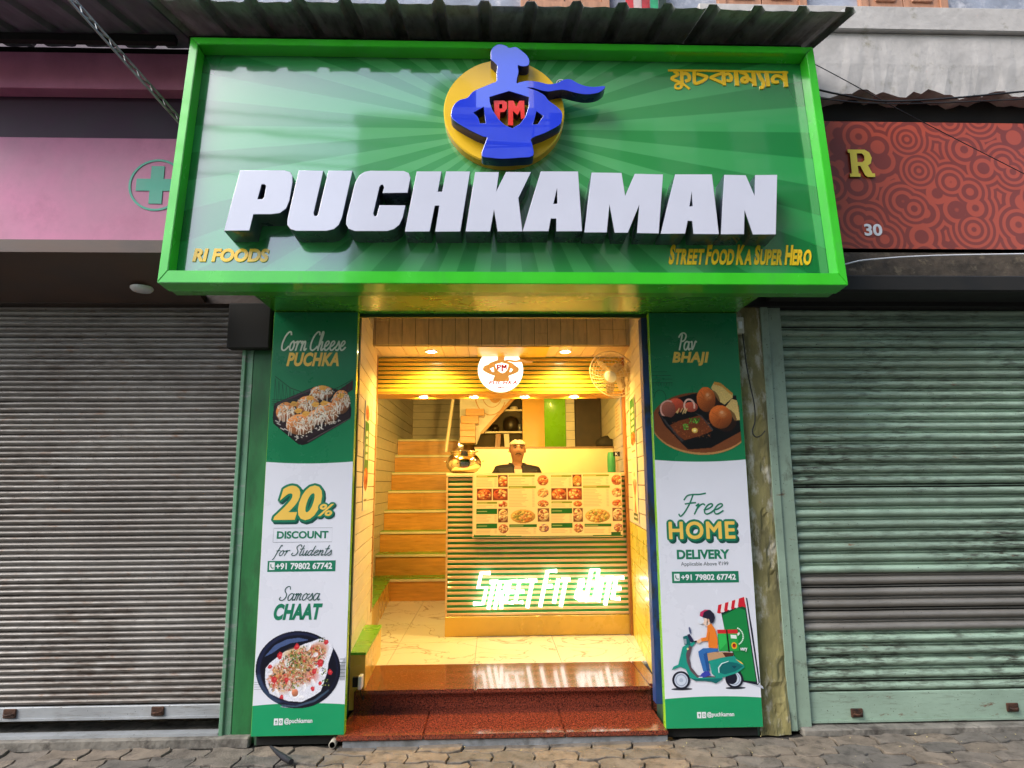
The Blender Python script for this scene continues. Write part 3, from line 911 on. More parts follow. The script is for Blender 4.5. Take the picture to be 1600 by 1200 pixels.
# four mitred rails
def rail(a, b, c, d):
    # a,b outer corners, c,d inner corners (2-D), front at y=0, back at y=0.115
    v = [(a[0], 0, a[1]), (b[0], 0, b[1]), (c[0], 0, c[1]), (d[0], 0, d[1])]
    v += [(p[0], FD + 0.034, p[2]) for p in v[:2]] + [(p[0], FD - 0.0005, p[2]) for p in v[2:4]]
    f = [(0, 1, 2, 3), (0, 4, 5, 1), (3, 2, 6, 7), (4, 7, 6, 5), (0, 3, 7, 4), (1, 5, 6, 2)]
    me = MB().add(v, f).mesh('frame_rail', m_signgreen)
    bevel_mesh(me, 0.003, 2)
    obj('frame_rail', me, sign)
e = 0.0008
rail((U0 + e, 0), (U1 - e, 0), (U1 - FW - e, FW + .022), (U0 + FW + e, FW + .022))
rail((U1, e), (U1, V1 - e), (U1 - FW, V1 - FW - .002), (U1 - FW, FW + .022 + e))
rail((U1 - e, V1), (U0 + e, V1), (U0 + FW + e, V1 - FW), (U1 - FW - e, V1 - FW))
rail((U0, V1 - e), (U0, e), (U0 + FW, FW + .022 + e), (U0 + FW, V1 - FW - .002))
box('back_box', m_soffit, U0 + 0.01, U1 - 0.01, PB + 0.031, PB + 0.10, 0.006, V1 - 0.01, sign)

for ch, loops in SIGN_LETTERS:
    me = curve_mesh(loops, 0.124, 0.003)
    obj('letter', two_tone(me, m_white, m_navy), sign, (0, PB - 0.0005, 0))
# round emblem
disc = MB()
cx, cz, rr = -0.026, 1.055, 0.340
disc.lathe([(0.0, 0.0), (rr, 0.0), (rr, -0.052), (rr - 0.006, -0.06), (0.0, -0.06)], 72, (cx, PB - 0.0006, cz), 0, 'y', False)
em = disc.build('emblem_disc', [m_gold, m_golddark], sign)
for p in em.data.polygons:
    p.material_index = 0 if abs(p.normal.y) > 0.5 else 1
fm = curve_mesh([catmull(EMBLEM_FIGURE[0] + EMBLEM_FIGURE[0][:1], 3)[:-1]] + EMBLEM_FIGURE[1:], 0.066, 0.003)
obj('emblem_figure', two_tone(fm, m_blue, m_bluedark), em, (0, PB - 0.061, 0))
for k, lp in enumerate(([EMBLEM_LETTERS[0], EMBLEM_LETTERS[1]], [EMBLEM_LETTERS[2]])):
    obj('emblem_letter', two_tone(curve_mesh(lp, 0.05), m_red, m_reddark), em, (0, PB - 0.061, 0))
# small raised lettering
lettering('company_lettering', 'RI FOODS', m_gold, sign, -1.677, -1.28, 0.153, 0.23, PB - 0.0005, 0.005, 0.045, 0.12)
small_caps('slogan_letter', ['STREET', 'FOOD', 'KA', 'SUPER', 'HERO'], m_gold, sign, 0.856, 1.663, 0.15, 0.092, 0.118, PB - 0.0005, 0.005, 0.04, 0.2)
mb = MB()
for i, (pts, w) in enumerate(BENGALI_STROKES):
    ribbon(mb, catmull(pts, 5) if len(pts) > 2 else pts, w, PB - 0.0005, 0.003 + 0.0003 * i)
mb.build('bengali_lettering', m_gold, sign)
mb = MB()
ribbon(mb, ellipse(0.306, 1.287, 0.026, 0.026, 24) + [(0.332, 1.287)], 0.006, PB - 0.0005, 0.0012)
mb.build('registered_mark', m_inkwhite, sign)
lettering('registered_mark', 'R', m_inkwhite, sign, 0.296, 0.317, 1.273, 1.302, PB - 0.0005, 0.001)

# glossy green soffit between signboard and pillars
sf = MB()
sf.box(-1.40, 1.40, -0.46, -0.28, 2.424, 2.46)
sf.box(-1.40, 1.40, -0.279, 0.052, 2.426, 2.46)
sf.build('soffit', m_soffit, shop)
box('soffit_back_trim', mat('dark_green_trim', (0.02, 0.07, 0.012), 0.4), -0.96, 0.905, 0.0525, 0.075, 2.405, 2.50, shop)
# wall behind the board
box('upper_wall', m_darkwall, -1.40, 1.40, 0.055, 0.30, 2.955, 4.55, shop)

# ---------------------------------------------------------------- corrugated awnings
def awning(name, label, x0, x1, yf, zf, yb, pitch, m, nsheet, seed):
    q = random.Random(seed)
    rise = math.tan(R(15)) * (yb - yf)
    t = tag(empty(name, (x0, yf, zf)), label, 'awning')
    ribs = int(round((x1 - x0) / pitch))
    per = max(1, ribs // nsheet)
    k0 = 0
    while k0 < ribs:
        k1 = min(ribs, k0 + per)
        if ribs - k1 < per / 2: k1 = ribs
        prof = []
        for k in range(k0, k1):
            a = k * pitch
            prof += [(a, 0), (a + .018, .032), (a + .062, .032), (a + .08, 0), (a + .12, -.003), (a + pitch - .06, .001), (a + pitch - .02, -.003)]
        prof.append((k1 * pitch + (.0 if k1 < ribs else .02), 0))
        if k1 == ribs:
            prof += [(k1 * pitch + .03, .032), (k1 * pitch + .075, .032), (k1 * pitch + .085, .0)]
        n = len(prof)
        ny = 6
        v, f = [], []
        dz = 0.003 * (k0 // per % 2)
        for lay in (0, 0.0025):
            for j in range(ny + 1):
                s = j / ny
                for i, (px, pz) in enumerate(prof):
                    edge = q.uniform(-.008, .008) if j == 0 and not lay else 0
                    v.append((px, s * (yb - yf) + (edge if j == 0 else 0), pz + s * rise + lay + dz + math.sin(px * 9 + s * 2) * .002))
        o = (ny + 1) * n
        for j in range(ny):
            for i in range(n - 1):
                a = j * n + i
                f.append((a, a + 1, a + n + 1, a + n))
                f.append((o + a, o + a + n, o + a + n + 1, o + a + 1))
        for i in range(n - 1):
            f.append((i, o + i, o + i + 1, i + 1))
        MB().add(v, f).build('roof_sheet', m, t)
        k0 = k1
    # rafters under the sheets
    for y in (0.40, 0.60):
        MB().box(0.02, x1 - x0 - 0.02, y, y + 0.04, y * math.tan(R(15)) - 0.055, y * math.tan(R(15)) - 0.008).build('purlin', m_dark, t)
    return t
m_sheet = mat('weathered_roof_sheet', (0.36, 0.37, 0.37), 0.5, 0.25, 5, metal=0.1, stretch=(3, 1, 1), col2=(0.17, 0.175, 0.16), mix=(0.5, 0.7))
m_sheet2 = mat('blue_grey_roof_sheet', (0.20, 0.22, 0.25), 0.5, 0.2, 5, metal=0.2, stretch=(3, 1, 1))
awning('corrugated_awning', 'dark corrugated metal awning over the green signboard', -1.952, 1.858, -0.60, 3.992, 0.05, 0.254, m_sheet, 4, 3)
awning('corrugated_awning', 'grey corrugated awning at the left edge above the pink wall', -4.05, -2.02, -0.56, 4.03, 0.05, 0.254, m_sheet2, 2, 5)

# ---------------------------------------------------------------- rolling shutters
def slat_mesh(L, pitch, m, fine=False, seed=0):
    # curled lath: broad convex face, groove, small bead
    P = [(0.010, 0.000), (-0.006, 0.003), (-0.017, 0.011), (-0.022, 0.022), (-0.020, 0.032), (-0.010, 0.040), (0.013, 0.0425),
         (0.0135, 0.0510), (0.002, 0.0525), (0.000, 0.0548), (0.002, 0.0570), (0.0135, 0.0585), (0.013, pitch - 0.0006)]
    if fine:                                   # lath rolled with two equal ribs
        P = [(0.008, 0.000), (-0.004, 0.004), (-0.011, 0.0115), (-0.0135, 0.018), (-0.011, 0.024), (0.000, 0.0285), (0.008, 0.0305),
             (0.007, 0.0345), (-0.004, 0.0375), (-0.0095, 0.045), (-0.0115, 0.051), (-0.009, 0.0565), (0.002, 0.0605), (0.008, pitch - 0.0006)]
    q = random.Random(seed)
    K = 5
    n = len(P)
    v, f = [], []
    for k in range(K + 1):                       # laths are knocked slightly out of line
        dy, dz = q.uniform(-.0022, .0022), q.uniform(-.0013, .0013)
        xx = L * k / K + (q.uniform(-.1, .1) if 0 < k < K else 0)
        v += [(xx, y + (dy if y < .006 else 0), z + dz) for y, z in P]
    for k in range(K):
        f += [(k * n + i, k * n + i + 1, (k + 1) * n + i + 1, (k + 1) * n + i) for i in range(n - 1)]
    b = MB()
    b.add(v, f, 0, True)
    return b.mesh('slat', m)

def shutter(label, x0, x1, z0, z1, Y, m, mbar, mguide, other=None, bar_h=0.07, guides=(), seed=1, fine=False):
    q = random.Random(seed)
    t = tag(empty('rolling_shutter', (0, Y, 0)), label, 'shutter')
    pitch = 0.0655
    mes = [slat_mesh(x1 - x0, pitch, m, fine, seed * 10 + i) for i in range(5)]
    me2 = slat_mesh(x1 - x0, pitch, other[0]) if other else None
    k, z = 0, z0
    while z < z1:
        o = obj('slat', me2 if other and other[1] < z + .03 < other[2] else q.choice(mes), t, (x0, q.uniform(-.0015, .0015), z),
                (q.uniform(-R(2.0), R(2.0)), q.uniform(-.0006, .0006), 0))
        z += pitch
        k += 1
    box('backing_curtain', m_dark, x0, x1, 0.014, 0.020, z0, z1 + .05, t)
    bb = MB()
    bb.box(x0, x1, -0.018, 0.004, z0 - bar_h, z0 - 0.004)
    bb.build('bottom_bar', mbar, t, bevel=0.003)
    bb = MB()
    bb.box(x0, x1, -0.026, -0.019, z0 - bar_h, z0 - bar_h + 0.012)
    bb.build('bottom_angle', mbar, t)
    for a, c in guides:
        g_ = MB()
        g_.box(a, c, -0.045, -0.024, 0.012, z1 + 0.03)
        g_.box(a, a + (c - a) * .35, -0.06, -0.0455, 0.012, z1 + 0.02)
        g_.build('guide_rail', mguide, t, bevel=0.003)
    return t

def streaky(name, base, dirt, rust, rough, metal, dmix, rmix, st=(1, 1, 7)):
    """painted shutter metal with horizontal grime streaks and rust"""
    m = bpy.data.materials.new(name)
    m.use_nodes = True
    n, l = m.node_tree.nodes, m.node_tree.links
    p = n['Principled BSDF']
    p.inputs['Roughness'].default_value = rough
    p.inputs['Metallic'].default_value = metal
    geo = n.new('ShaderNodeNewGeometry')
    def layer(scale, st, lo, hi, det=8):
        mp = n.new('ShaderNodeMapping')
        mp.inputs['Scale'].default_value = st
        l.new(geo.outputs['Position'], mp.inputs['Vector'])
        t = n.new('ShaderNodeTexNoise')
        t.inputs['Scale'].default_value = scale
        t.inputs['Detail'].default_value = det
        t.inputs['Roughness'].default_value = 0.7
        l.new(mp.outputs['Vector'], t.inputs['Vector'])
        r = n.new('ShaderNodeMapRange')
        r.inputs['From Min'].default_value = lo
        r.inputs['From Max'].default_value = hi
        l.new(t.outputs['Fac'], r.inputs['Value'])
        return r.outputs['Result'], t
    def mixc(f, a, b):
        k = n.new('ShaderNodeMix')
        k.data_type = 'RGBA'
        l.new(f, k.inputs['Factor'])
        for nm, q in (('A', a), ('B', b)):
            if isinstance(q, tuple): k.inputs[nm].default_value = (*q, 1)
            else: l.new(q, k.inputs[nm])
        return k.outputs['Result']
    big, _ = layer(1.6, (1, 1, 1.5), 0.35, 0.65, 4)
    c = mixc(big, base, tuple(x * 0.72 for x in base))
    f1, t1 = layer(9, st, dmix[0], dmix[1])
    cl, _ = layer(1.1, (1, 1, 1.6), 0.38, 0.66, 5)             # grime gathers in patches
    pm = n.new('ShaderNodeMath')
    pm.operation = 'MULTIPLY'
    l.new(f1, pm.inputs[0])
    l.new(cl, pm.inputs[1])
    c = mixc(pm.outputs[0], c, dirt)
    c = mixc(layer(2.3, (1, 1, .7), 0.52, 0.75, 6)[0], c, tuple(.55 * a + .45 * b for a, b in zip(base, dirt)))
    f2, _ = layer(7, (1.2, 1, 3), rmix[0], rmix[1])
    c = mixc(f2, c, rust)
    f3, _ = layer(70, (1, 1, 1), 0.66, 0.70, 3)
    c = mixc(f3, c, tuple(x * .35 for x in dirt))
    oi = n.new('ShaderNodeObjectInfo')
    rv = n.new('ShaderNodeMapRange')
    rv.inputs['To Min'].default_value = 0.0
    rv.inputs['To Max'].default_value = 0.28
    l.new(oi.outputs['Random'], rv.inputs['Value'])
    c = mixc(rv.outputs['Result'], c, dirt)          # some laths dirtier than others
    l.new(c, p.inputs['Base Color'])
    bp = n.new('ShaderNodeBump')
    bp.inputs['Strength'].default_value = 0.25
    bp.inputs['Distance'].default_value = 0.004
    l.new(t1.outputs['Fac'], bp.inputs['Height'])
    l.new(bp.outputs['Normal'], p.inputs['Normal'])
    MATS[name] = m
    return m
m_shL = streaky('bare_steel_shutter', (0.34, 0.322, 0.30), (0.085, 0.06, 0.045), (0.20, 0.12, 0.08), 0.45, 0.3, (0.40, 0.60), (0.58, 0.72))
m_shLbar = streaky('bare_steel_bar', (0.46, 0.48, 0.50), (0.20, 0.19, 0.17), (0.2, 0.13, 0.09), 0.5, 0.2, (0.52, 0.7), (0.66, 0.78))
m_shR = streaky('peeling_green_shutter', (0.42, 0.575, 0.44), (0.045, 0.042, 0.028), (0.23, 0.10, 0.045), 0.5, 0.0, (0.46, 0.58), (0.63, 0.72))
m_shR2 = streaky('unpainted_shutter_slat', (0.30, 0.28, 0.25), (0.14, 0.12, 0.10), (0.2, 0.12, 0.07), 0.55, 0.2, (0.5, 0.7), (0.66, 0.76))
m_shRbar = streaky('peeling_green_plate', (0.36, 0.50, 0.39), (0.10, 0.09, 0.06), (0.16, 0.06, 0.03), 0.55, 0.0, (0.52, 0.68), (0.62, 0.70))
m_guideL = streaky('green_guide_rail', (0.16, 0.36, 0.22), (0.09, 0.12, 0.09), (0.3, 0.32, 0.3), 0.5, 0.0, (0.55, 0.7), (0.55, 0.66), (2, 2, .5))
m_guideR = streaky('peeling_green_rail', (0.34, 0.47, 0.36), (0.07, 0.065, 0.045), (0.16, 0.09, 0.05), 0.55, 0.0, (0.54, 0.66), (0.64, 0.72), (1.5, 1.5, .8))


shL = shutter('closed bare steel rolling shutter left of the discount banner', -3.45, -1.592, 0.198, 2.45, 0.12, m_shL, m_shLbar, m_guideL,
        None, 0.072, ((-1.598, -1.535), (-3.52, -3.445)), 4, True)
shR = shutter('closed pale green rolling shutter with peeling paint right of the delivery banner', 1.70, 3.45, 0.205, 2.46, 0.12, m_shR, m_shRbar, m_guideR,
        (m_shR2, 0.555, 0.85), 0.165, ((1.575, 1.71), (3.445, 3.55)), 9)

# rusty hasps and pull handles on the bottom bars
m_rust = mat('rusty_iron', (0.07, 0.028, 0.014), 0.8, 0.5, 30, bump=.6, bscale=80)
for t_, x_, z_ in ((shL, -1.95, 0.160), (shL, -2.75, 0.160), (shR, 1.985, 0.085), (shR, 2.9, 0.10)):
    b = MB()
    b.box(x_ - .035, x_ + .035, -0.030, -0.0185, z_ - .018, z_ + .03)
    b.build('hasp_plate', m_rust, t_, bevel=0.004)
    b = MB()
    b.tube([(x_ + .022 * math.cos(a), -0.034 - .016 * math.sin(a), z_ + .004) for a in np.linspace(0, math.pi, 9)], 0.0055, 6)
    b.build('pull_handle', m_rust, t_)

# ---------------------------------------------------------------- left neighbour
nb = tag(empty('neighbour_building', (-2.6, 0, 0)), 'dark shop building with pink beam at the left edge', 'building')
def nbox(name, m, x0, x1, y0, y1, z0, z1, bevel=0.0):
    return box(name, m, x0 + 2.6, x1 + 2.6, y0, y1, z0, z1, nb, bevel)
nbox('wall', m_darkwall, -6.0, -1.405, 0.30, 0.6, 0.0, 5.2)
nbox('door_jamb', mat('green_painted_jamb', (0.02, 0.15, 0.045), 0.45, 0.3, 6, stretch=(1, 1, .3), col2=(0.02, 0.08, 0.03), mix=(0.5, 0.7)), -1.531, -1.405, 0.075, 0.30, 0.0, 2.45)
nbox('wall_pier', m_darkwall, -4.2, -3.53, 0.06, 0.30, 0.0, 2.5)
nbox('shutter_box_end', m_dark, -1.67, -1.42, 0.0, 0.07, 2.20, 2.477, 0.006)
nbox('lintel', mat('dark_brown_lintel', (0.05, 0.028, 0.02), 0.6, 0.3, 4, bump=.3), -4.2, -1.405, 0.02, 0.299, 2.478, 2.64)
MB().prism([(-0.42, 2.63), (0.019, 2.482), (0.019, 2.53), (-0.42, 2.70)], 'x', -1.6, 0.78).build('sloping_canopy', mat('brown_board', (0.085, 0.045, 0.03), 0.5, 0.25, 3, stretch=(1, 1, 3)), nb)
nbox('recess_panel', mat('shadowed_purple', (0.045, 0.012, 0.04), 0.6, 0.3, 3), -4.2, -1.405, 0.10, 0.298, 2.645, 4.3)  # awning shadow round the pink board put into the panel colour
m_pink = mat('pink_paint', (0.62, 0.21, 0.36), 0.55, 0.12, 3, col2=(0.5, 0.16, 0.28), mix=(0.5, 0.75))
nbox('pink_beam', m_pink, -4.2, -1.95, 0.0, 0.099, 3.87, 4.12, 0.004)
nbox('sill', m_grime, -3.55, -1.42, 0.03, 0.299, -0.012, 0.045, 0.006)
box('sill_step', m_shLbar, -3.45 + 2.6, -1.60 + 2.6, 0.06, 0.12, 0.0455, 0.060, nb)
ps = tag(empty('pink_signboard', (-2.185, 0.05, 2.765)), 'pink signboard with a green cross in a ring, behind the green sign', 'sign')
MB().box(-1.9, 0.62, 0, 0.05, 0, 0.80).build('sign_face', m_pink, ps, bevel=0.004)
m_teal = mat('teal_paint', (0.07, 0.42, 0.30), 0.5, 0.08)
mb = MB()
ribbon(mb, ellipse(0, 0.485, 0.165, 0.165, 40) + [(0.165, 0.485)], 0.014, -0.0005, 0.003)
mb.build('ring', m_teal, ps)
a_, b_ = 0.04, 0.125
cr = [(-a_, -b_), (a_, -b_), (a_, -a_), (b_, -a_), (b_, a_), (a_, a_), (a_, b_), (-a_, b_), (-a_, a_), (-b_, a_), (-b_, -a_), (-a_, -a_)]
me = curve_mesh([[(p[0], p[1] + 0.485) for p in cr]], 0.004)
me.materials.append(m_teal)
obj('cross', me, ps, (0, -0.0005, 0))
# perforated steel strut
def strut(name, label, A, B, w):
    A, B = Vector(A), Vector(B)
    t = tag(empty(name, A), label, 'strut')
    d = B - A
    n_ = Vector((0, 0, 1)).cross(d).normalized() * 0
    up = d.cross(Vector((1, 0, 0))).normalized() * w
    for s in (-1, 1):
        mb = MB()
        mb.tube([up * s * .5, d + up * s * .5], 0.007, 6)
        mb.build('strut_bar', m_steel, t)
    N = int(d.length / 0.045)
    for i in range(N):
        mb = MB()
        p = d * (i / N) + up * (-.5 if i % 2 else .5)
        q = d * ((i + 1) / N) + up * (.5 if i % 2 else -.5)
        mb.tube([p, q], 0.0045, 5)
        mb.build('lattice_rod', m_steel, t)
strut('lattice_strut', 'perforated metal lattice strut propping the awning left of the signboard', (-2.35, -0.62, 3.98), (-1.84, -0.02, 3.42), 0.05)
dm = MB()
dm.lathe([(0.0, 0.0), (0.05, -0.002), (0.062, 0.012), (0.062, 0.02)], 20)
tag(dm.build('ceiling_lamp', m_inkwhite, None, (-2.12, -0.12, 2.512)), 'unlit white oval lamp under the brown board at the far left', 'lamp')

# ---------------------------------------------------------------- right neighbour
rb = tag(empty('neighbour_building', (2.6, 0, 0)), 'old building with crumbling concrete ledge and wooden windows at the upper right', 'building')
def rbox(name, m, x0, x1, y0, y1, z0, z1, bevel=0.0):
    return box(name, m, x0 - 2.6, x1 - 2.6, y0, y1, z0, z1, rb, bevel)
m_olive = mat('olive_limewash', (0.24, 0.21, 0.085), 0.85, 0.4, 5, bump=0.8, bscale=25, stretch=(1.5, 1.5, .6), col2=(0.46, 0.43, 0.34), mix=(0.50, 0.60), mscale=7)
rbox('wall', m_darkwall, 1.405, 6.0, 0.30, 0.6, 0.0, 4.6)
# plastered pier with knocked-off patches
def pier():
    nx, nz = 10, 90
    x0, x1, z0, z1 = 1.402, 1.575, 0.0, 2.5
    q = random.Random(12)
    holes = [(1.52, 1.74, .02, .05), (1.50, 1.62, .03, .10), (1.53, 1.50, .018, .05), (1.51, 1.18, .016, .05), (1.54, 0.98, .02, .07), (1.53, .84, .014, .05),
             (1.50, 0.22, .05, .05), (1.56, .34, .03, .06), (1.47, .12, .04, .06)]
    v, f = [], []
    for j in range(nz + 1):
        for i in range(nx + 1):
            x, z = x0 + (x1 - x0) * i / nx, z0 + (z1 - z0) * j / nz
            d = q.uniform(-.0012, .0012) + 0.003 * math.sin(z * 5 + x * 9)
            for hx, hz, rx, rz in holes:
                e = ((x - hx) / rx) ** 2 + ((z - hz) / rz) ** 2
                if e < 1.3: d += 0.012 * min(1, (1.3 - e) * 2)
            if z < .45: d -= 0.022 * (1 - z / .45) * (1 + math.sin(x * 60 + z * 20) * .35 + q.uniform(-.12, .12))
            if i in (0, nx): d += 0.006
            v.append((x - 2.6, 0.062 + d, z))
    o = len(v)
    v += [(x0 - 2.6, .3, z0), (x1 - 2.6, .3, z0), (x0 - 2.6, .3, z1), (x1 - 2.6, .3, z1)]
    w = nx + 1
    for j in range(nz):
        for i in range(nx):
            f.append((j * w + i, j * w + i + 1, (j + 1) * w + i + 1, (j + 1) * w + i))
    f.append(tuple([j * w for j in range(nz + 1)] + [o + 2, o]))
    f.append(tuple([j * w + nx for j in range(nz + 1)] + [o + 3, o + 1]))
    f.append(tuple([nz * w + i for i in range(w)] + [o + 3, o + 2]))
    MB().add(v, f, 0, False).build('plaster_pier', m_olive, rb)
pier()
rbox('wall_pier', m_darkwall, 3.56, 4.3, 0.06, 0.30, 0.0, 2.5)
rbox('lintel', m_dark, 1.405, 4.3, 0.03, 0.299, 2.475, 2.62)
rbox('shade_hood', m_dark, 1.60, 3.6, -0.20, 0.029, 2.50, 2.60, 0.01)  # added black hood, projects to shade the top of the green shutter
rbox('rubble_band', m_darkwall, 1.42, 4.3, 0.05, 0.299, 2.625, 2.86)
rbox('recess_panel', m_dark, 1.42, 4.3, 0.16, 0.299, 2.87, 4.0)
rbox('door_sill', m_grime, 1.64, 3.6, 0.03, 0.299, -0.012, 0.03, 0.006)
m_plaster = mat('grey_plaster', (0.50, 0.47, 0.45), 0.85, 0.14, 4, bump=0.5, bscale=18, col2=(0.24, 0.22, 0.16), mix=(0.58, 0.72), mscale=6)
# crumbling ledge: ragged underside
def ledge_band():
    q = random.Random(5)
    n = 60
    x0, x1 = 1.30, 4.4
    v, f = [], []
    z = 3.93
    for i in range(n + 1):
        x = x0 + (x1 - x0) * i / n - 2.6
        z = 3.93 + 0.02 * math.sin(i * .7) + q.uniform(-.018, .018)
        v += [(x, 0.03 + q.uniform(-.004, .004), z), (x, 0.022 + q.uniform(-.003, .003), 4.14), (x, 0.028, 4.368), (x, 0.30, z + .02), (x, 0.30, 4.368)]
    for i in range(n):
        a, b = 5 * i, 5 * i + 5
        f += [(a, b, b + 1, a + 1), (a + 1, b + 1, b + 2, a + 2), (a, a + 3, b + 3, b), (a + 2, b + 2, b + 4, a + 4)]
    f += [(0, 1, 2, 4, 3), (5 * n, 5 * n + 3, 5 * n + 4, 5 * n + 2, 5 * n + 1)]
    MB().add(v, f).build('ledge', m_plaster, rb)
ledge_band()
rbox('ledge_cap', m_plaster, 1.28, 4.4, -0.005, 0.30, 4.372, 4.552, 0.008)
rbox('upper_wall', mat('blue_grey_limewash', (0.33, 0.36, 0.44), 0.85, 0.2, 5, bump=0.5, bscale=20, col2=(0.55, 0.55, 0.6), mix=(0.52, 0.68), mscale=8), -2.0, 6.0, 0.12, 0.6, 4.602, 8.5)
m_sal = mat('salmon_wood', (0.50, 0.25, 0.15), 0.6, 0.15, 5, stretch=(5, 5, 1), col2=(0.36, 0.17, 0.10), mix=(0.5, 0.75))
def window(x0, x1, z0, z1):
    w = MB()
    x0 -= 2.6; x1 -= 2.6
    for a, b, c, d in ((x0, x0 + .05, z0, z1), (x1 - .05, x1, z0, z1), (x0 + .05, x1 - .05, z0, z0 + .05), (x0 + .05, x1 - .05, z1 - .05, z1)):
        w.box(a, b, 0.075, 0.119, c, d)
    w = w.build('window_frame', m_sal, rb)
    mid = (x0 + x1) / 2
    for a, b in ((x0 + .052, mid - .004), (mid + .004, x1 - .052)):
        leaf = MB()
        leaf.box(a, b, 0.09, 0.118, z0 + .052, z1 - .052)
        leaf.build('shutter_leaf', m_sal, w, bevel=0.002)
        for k in range(6):
            zz = z0 + .10 + k * .2
            if zz + .15 < z1 - .06:
                MB().box(a + .05, b - .05, 0.076, 0.0895, zz, zz + .15).build('shutter_panel', m_sal, w, bevel=0.008)
window(1.45, 2.06, 4.56, 5.9)
window(2.44, 3.05, 4.56, 5.9)
window(0.1, 0.7, 4.56, 5.9)

# striped cloth hanging above the awning
sc2 = tag(empty('striped_cloth', (0.80, 0.03, 4.50)), 'red, white and green striped cloth hanging above the awning', 'cloth')
for i, c in enumerate(((0.62, 0.05, 0.06), (0.70, 0.52, 0.50), (0.55, 0.06, 0.07), (0.05, 0.42, 0.20), (0.03, 0.05, 0.04))):
    b = MB()
    for k in range(4):
        y0_, y1_ = .012 * math.sin(k * 1.7 + i), .012 * math.sin((k + 1) * 1.7 + i)
        b.add([(i * .055, y0_, k * .22), (i * .055 + .0545, y0_ + .006, k * .22), (i * .055 + .0545, y1_ + .006, k * .22 + .22), (i * .055, y1_, k * .22 + .22)], [(0, 1, 2, 3)], 0, True)
    b.build('stripe', mat('cloth_stripe_%d' % i, c, 0.8, 0.15, 20), sc2)

# red patterned signboard
def circles_mat():
    m = bpy.data.materials.new('red_ring_pattern')
    m.use_nodes = True
    n, l = m.node_tree.nodes, m.node_tree.links
    p = n['Principled BSDF']
    p.inputs['Roughness'].default_value = 0.35
    tc = n.new('ShaderNodeTexCoord')
    vo = n.new('ShaderNodeTexVoronoi')
    vo.inputs['Scale'].default_value = 5.0
    mp = n.new('ShaderNodeMapping')
    mp.inputs['Scale'].default_value = (1, 0.001, 1)
    l.new(tc.outputs['Object'], mp.inputs['Vector'])
    l.new(mp.outputs['Vector'], vo.inputs['Vector'])
    mu = n.new('ShaderNodeMath'); mu.operation = 'MULTIPLY'; mu.inputs[1].default_value = 34
    l.new(vo.outputs['Distance'], mu.inputs[0])
    si = n.new('ShaderNodeMath'); si.operation = 'SINE'
    l.new(mu.outputs[0], si.inputs[0])
    rp = n.new('ShaderNodeValToRGB')
    rp.color_ramp.elements[0].position = 0.42
    rp.color_ramp.elements[0].color = (0.22, 0.030, 0.014, 1)
    rp.color_ramp.elements[1].position = 0.62
    rp.color_ramp.elements[1].color = (0.44, 0.065, 0.026, 1)
    mr = n.new('ShaderNodeMapRange')
    mr.inputs['From Min'].default_value = -1
    mr.inputs['From Max'].default_value = 1
    l.new(si.outputs[0], mr.inputs['Value'])
    l.new(mr.outputs['Result'], rp.inputs['Fac'])
    l.new(rp.outputs['Color'], p.inputs['Base Color'])
    return m
rs = tag(empty('red_signboard', (2.2, 0.05, 2.83)), 'red signboard with ring pattern and yellow letter R at the right edge', 'sign')
MB().box(-0.62, 2.1, 0, 0.05, 0, 0.91).build('sign_face', circles_mat(), rs, bevel=0.004)
m_lemon = mat('lemon_paint', (0.85, 0.66, 0.06), 0.35, 0.05)
# slab-serif R
Rl = [(0, 0), (.42, 0), (.42, .12), (.35, .12), (.35, .40), (.45, .40), (.60, .06), (.70, 0), (1.0, 0), (1.0, .13), (.9, .13), (.76, .42), (.88, .50), (.94, .70), (.86, .90), (.68, 1.0), (0, 1.0), (0, .88), (.08, .88), (.08, .12), (0, .12)]
Rh = [(.35, .54), (.55, .54), (.64, .62), (.64, .78), (.56, .86), (.35, .86)]
fx = lambda p: (0.018 + p[0] * .165, 0.512 + p[1] * .19)
me = curve_mesh([[fx(p) for p in Rl], [fx(p) for p in Rh]], 0.012)
obj('letter', two_tone(me, m_lemon, m_reddark), rs, (0, -0.0005, 0))
lettering('number_lettering', '30', m_inkwhite, rs, 0.082, 0.198, 0.115, 0.195, -0.0005, 0.003, 0.03)

# electricity cables and switch box
m_cable = mat('black_cable', (0.010, 0.010, 0.011), 0.5, 0.2)
def cable(name, label, pts, r, m=None, cat='cable'):
    return tag(MB().tube(catmull(pts, 8), r, 6).build(name, m or m_cable), label, cat)
cable('power_cable', 'thick black cable sagging across the concrete ledge', [(1.62, -0.16, 3.92), (2.1, -0.14, 3.80), (2.6, -0.12, 3.78), (4.0, -0.1, 3.95)], 0.006)
cable('power_cable', 'thin black cable below the thick one on the ledge', [(1.62, -0.16, 3.83), (2.0, -0.15, 3.76), (2.6, -0.12, 3.76), (4.0, -0.1, 3.86)], 0.004)
cable('power_cable', 'thin diagonal wire crossing down over the ledge', [(1.78, -0.05, 4.20), (2.1, -0.05, 4.02), (2.6, -0.05, 3.72), (3.4, -0.02, 3.3)], 0.0028)
cable('power_cable', 'white looped wire under the red signboard', [(1.75, -0.02, 2.74), (2.05, -0.02, 2.725), (2.25, -0.02, 2.76), (2.8, 0.0, 2.80), (4.2, 0.04, 2.84)], 0.005, m_inkwhite)
sb = tag(empty('switch_box', (1.405, 0.03, 2.30)), 'small white switch box at the top corner of the delivery banner', 'switch box')
MB().box(0, 0.05, 0, 0.03, 0, 0.105).build('casing', mat('dirty_white_plastic', (0.55, 0.52, 0.42), 0.5, 0.15), sb, bevel=0.004)
MB().box(0.012, 0.038, -0.006, 0.0, 0.03, 0.075).build('cover', m_inkwhite, sb, bevel=0.002)
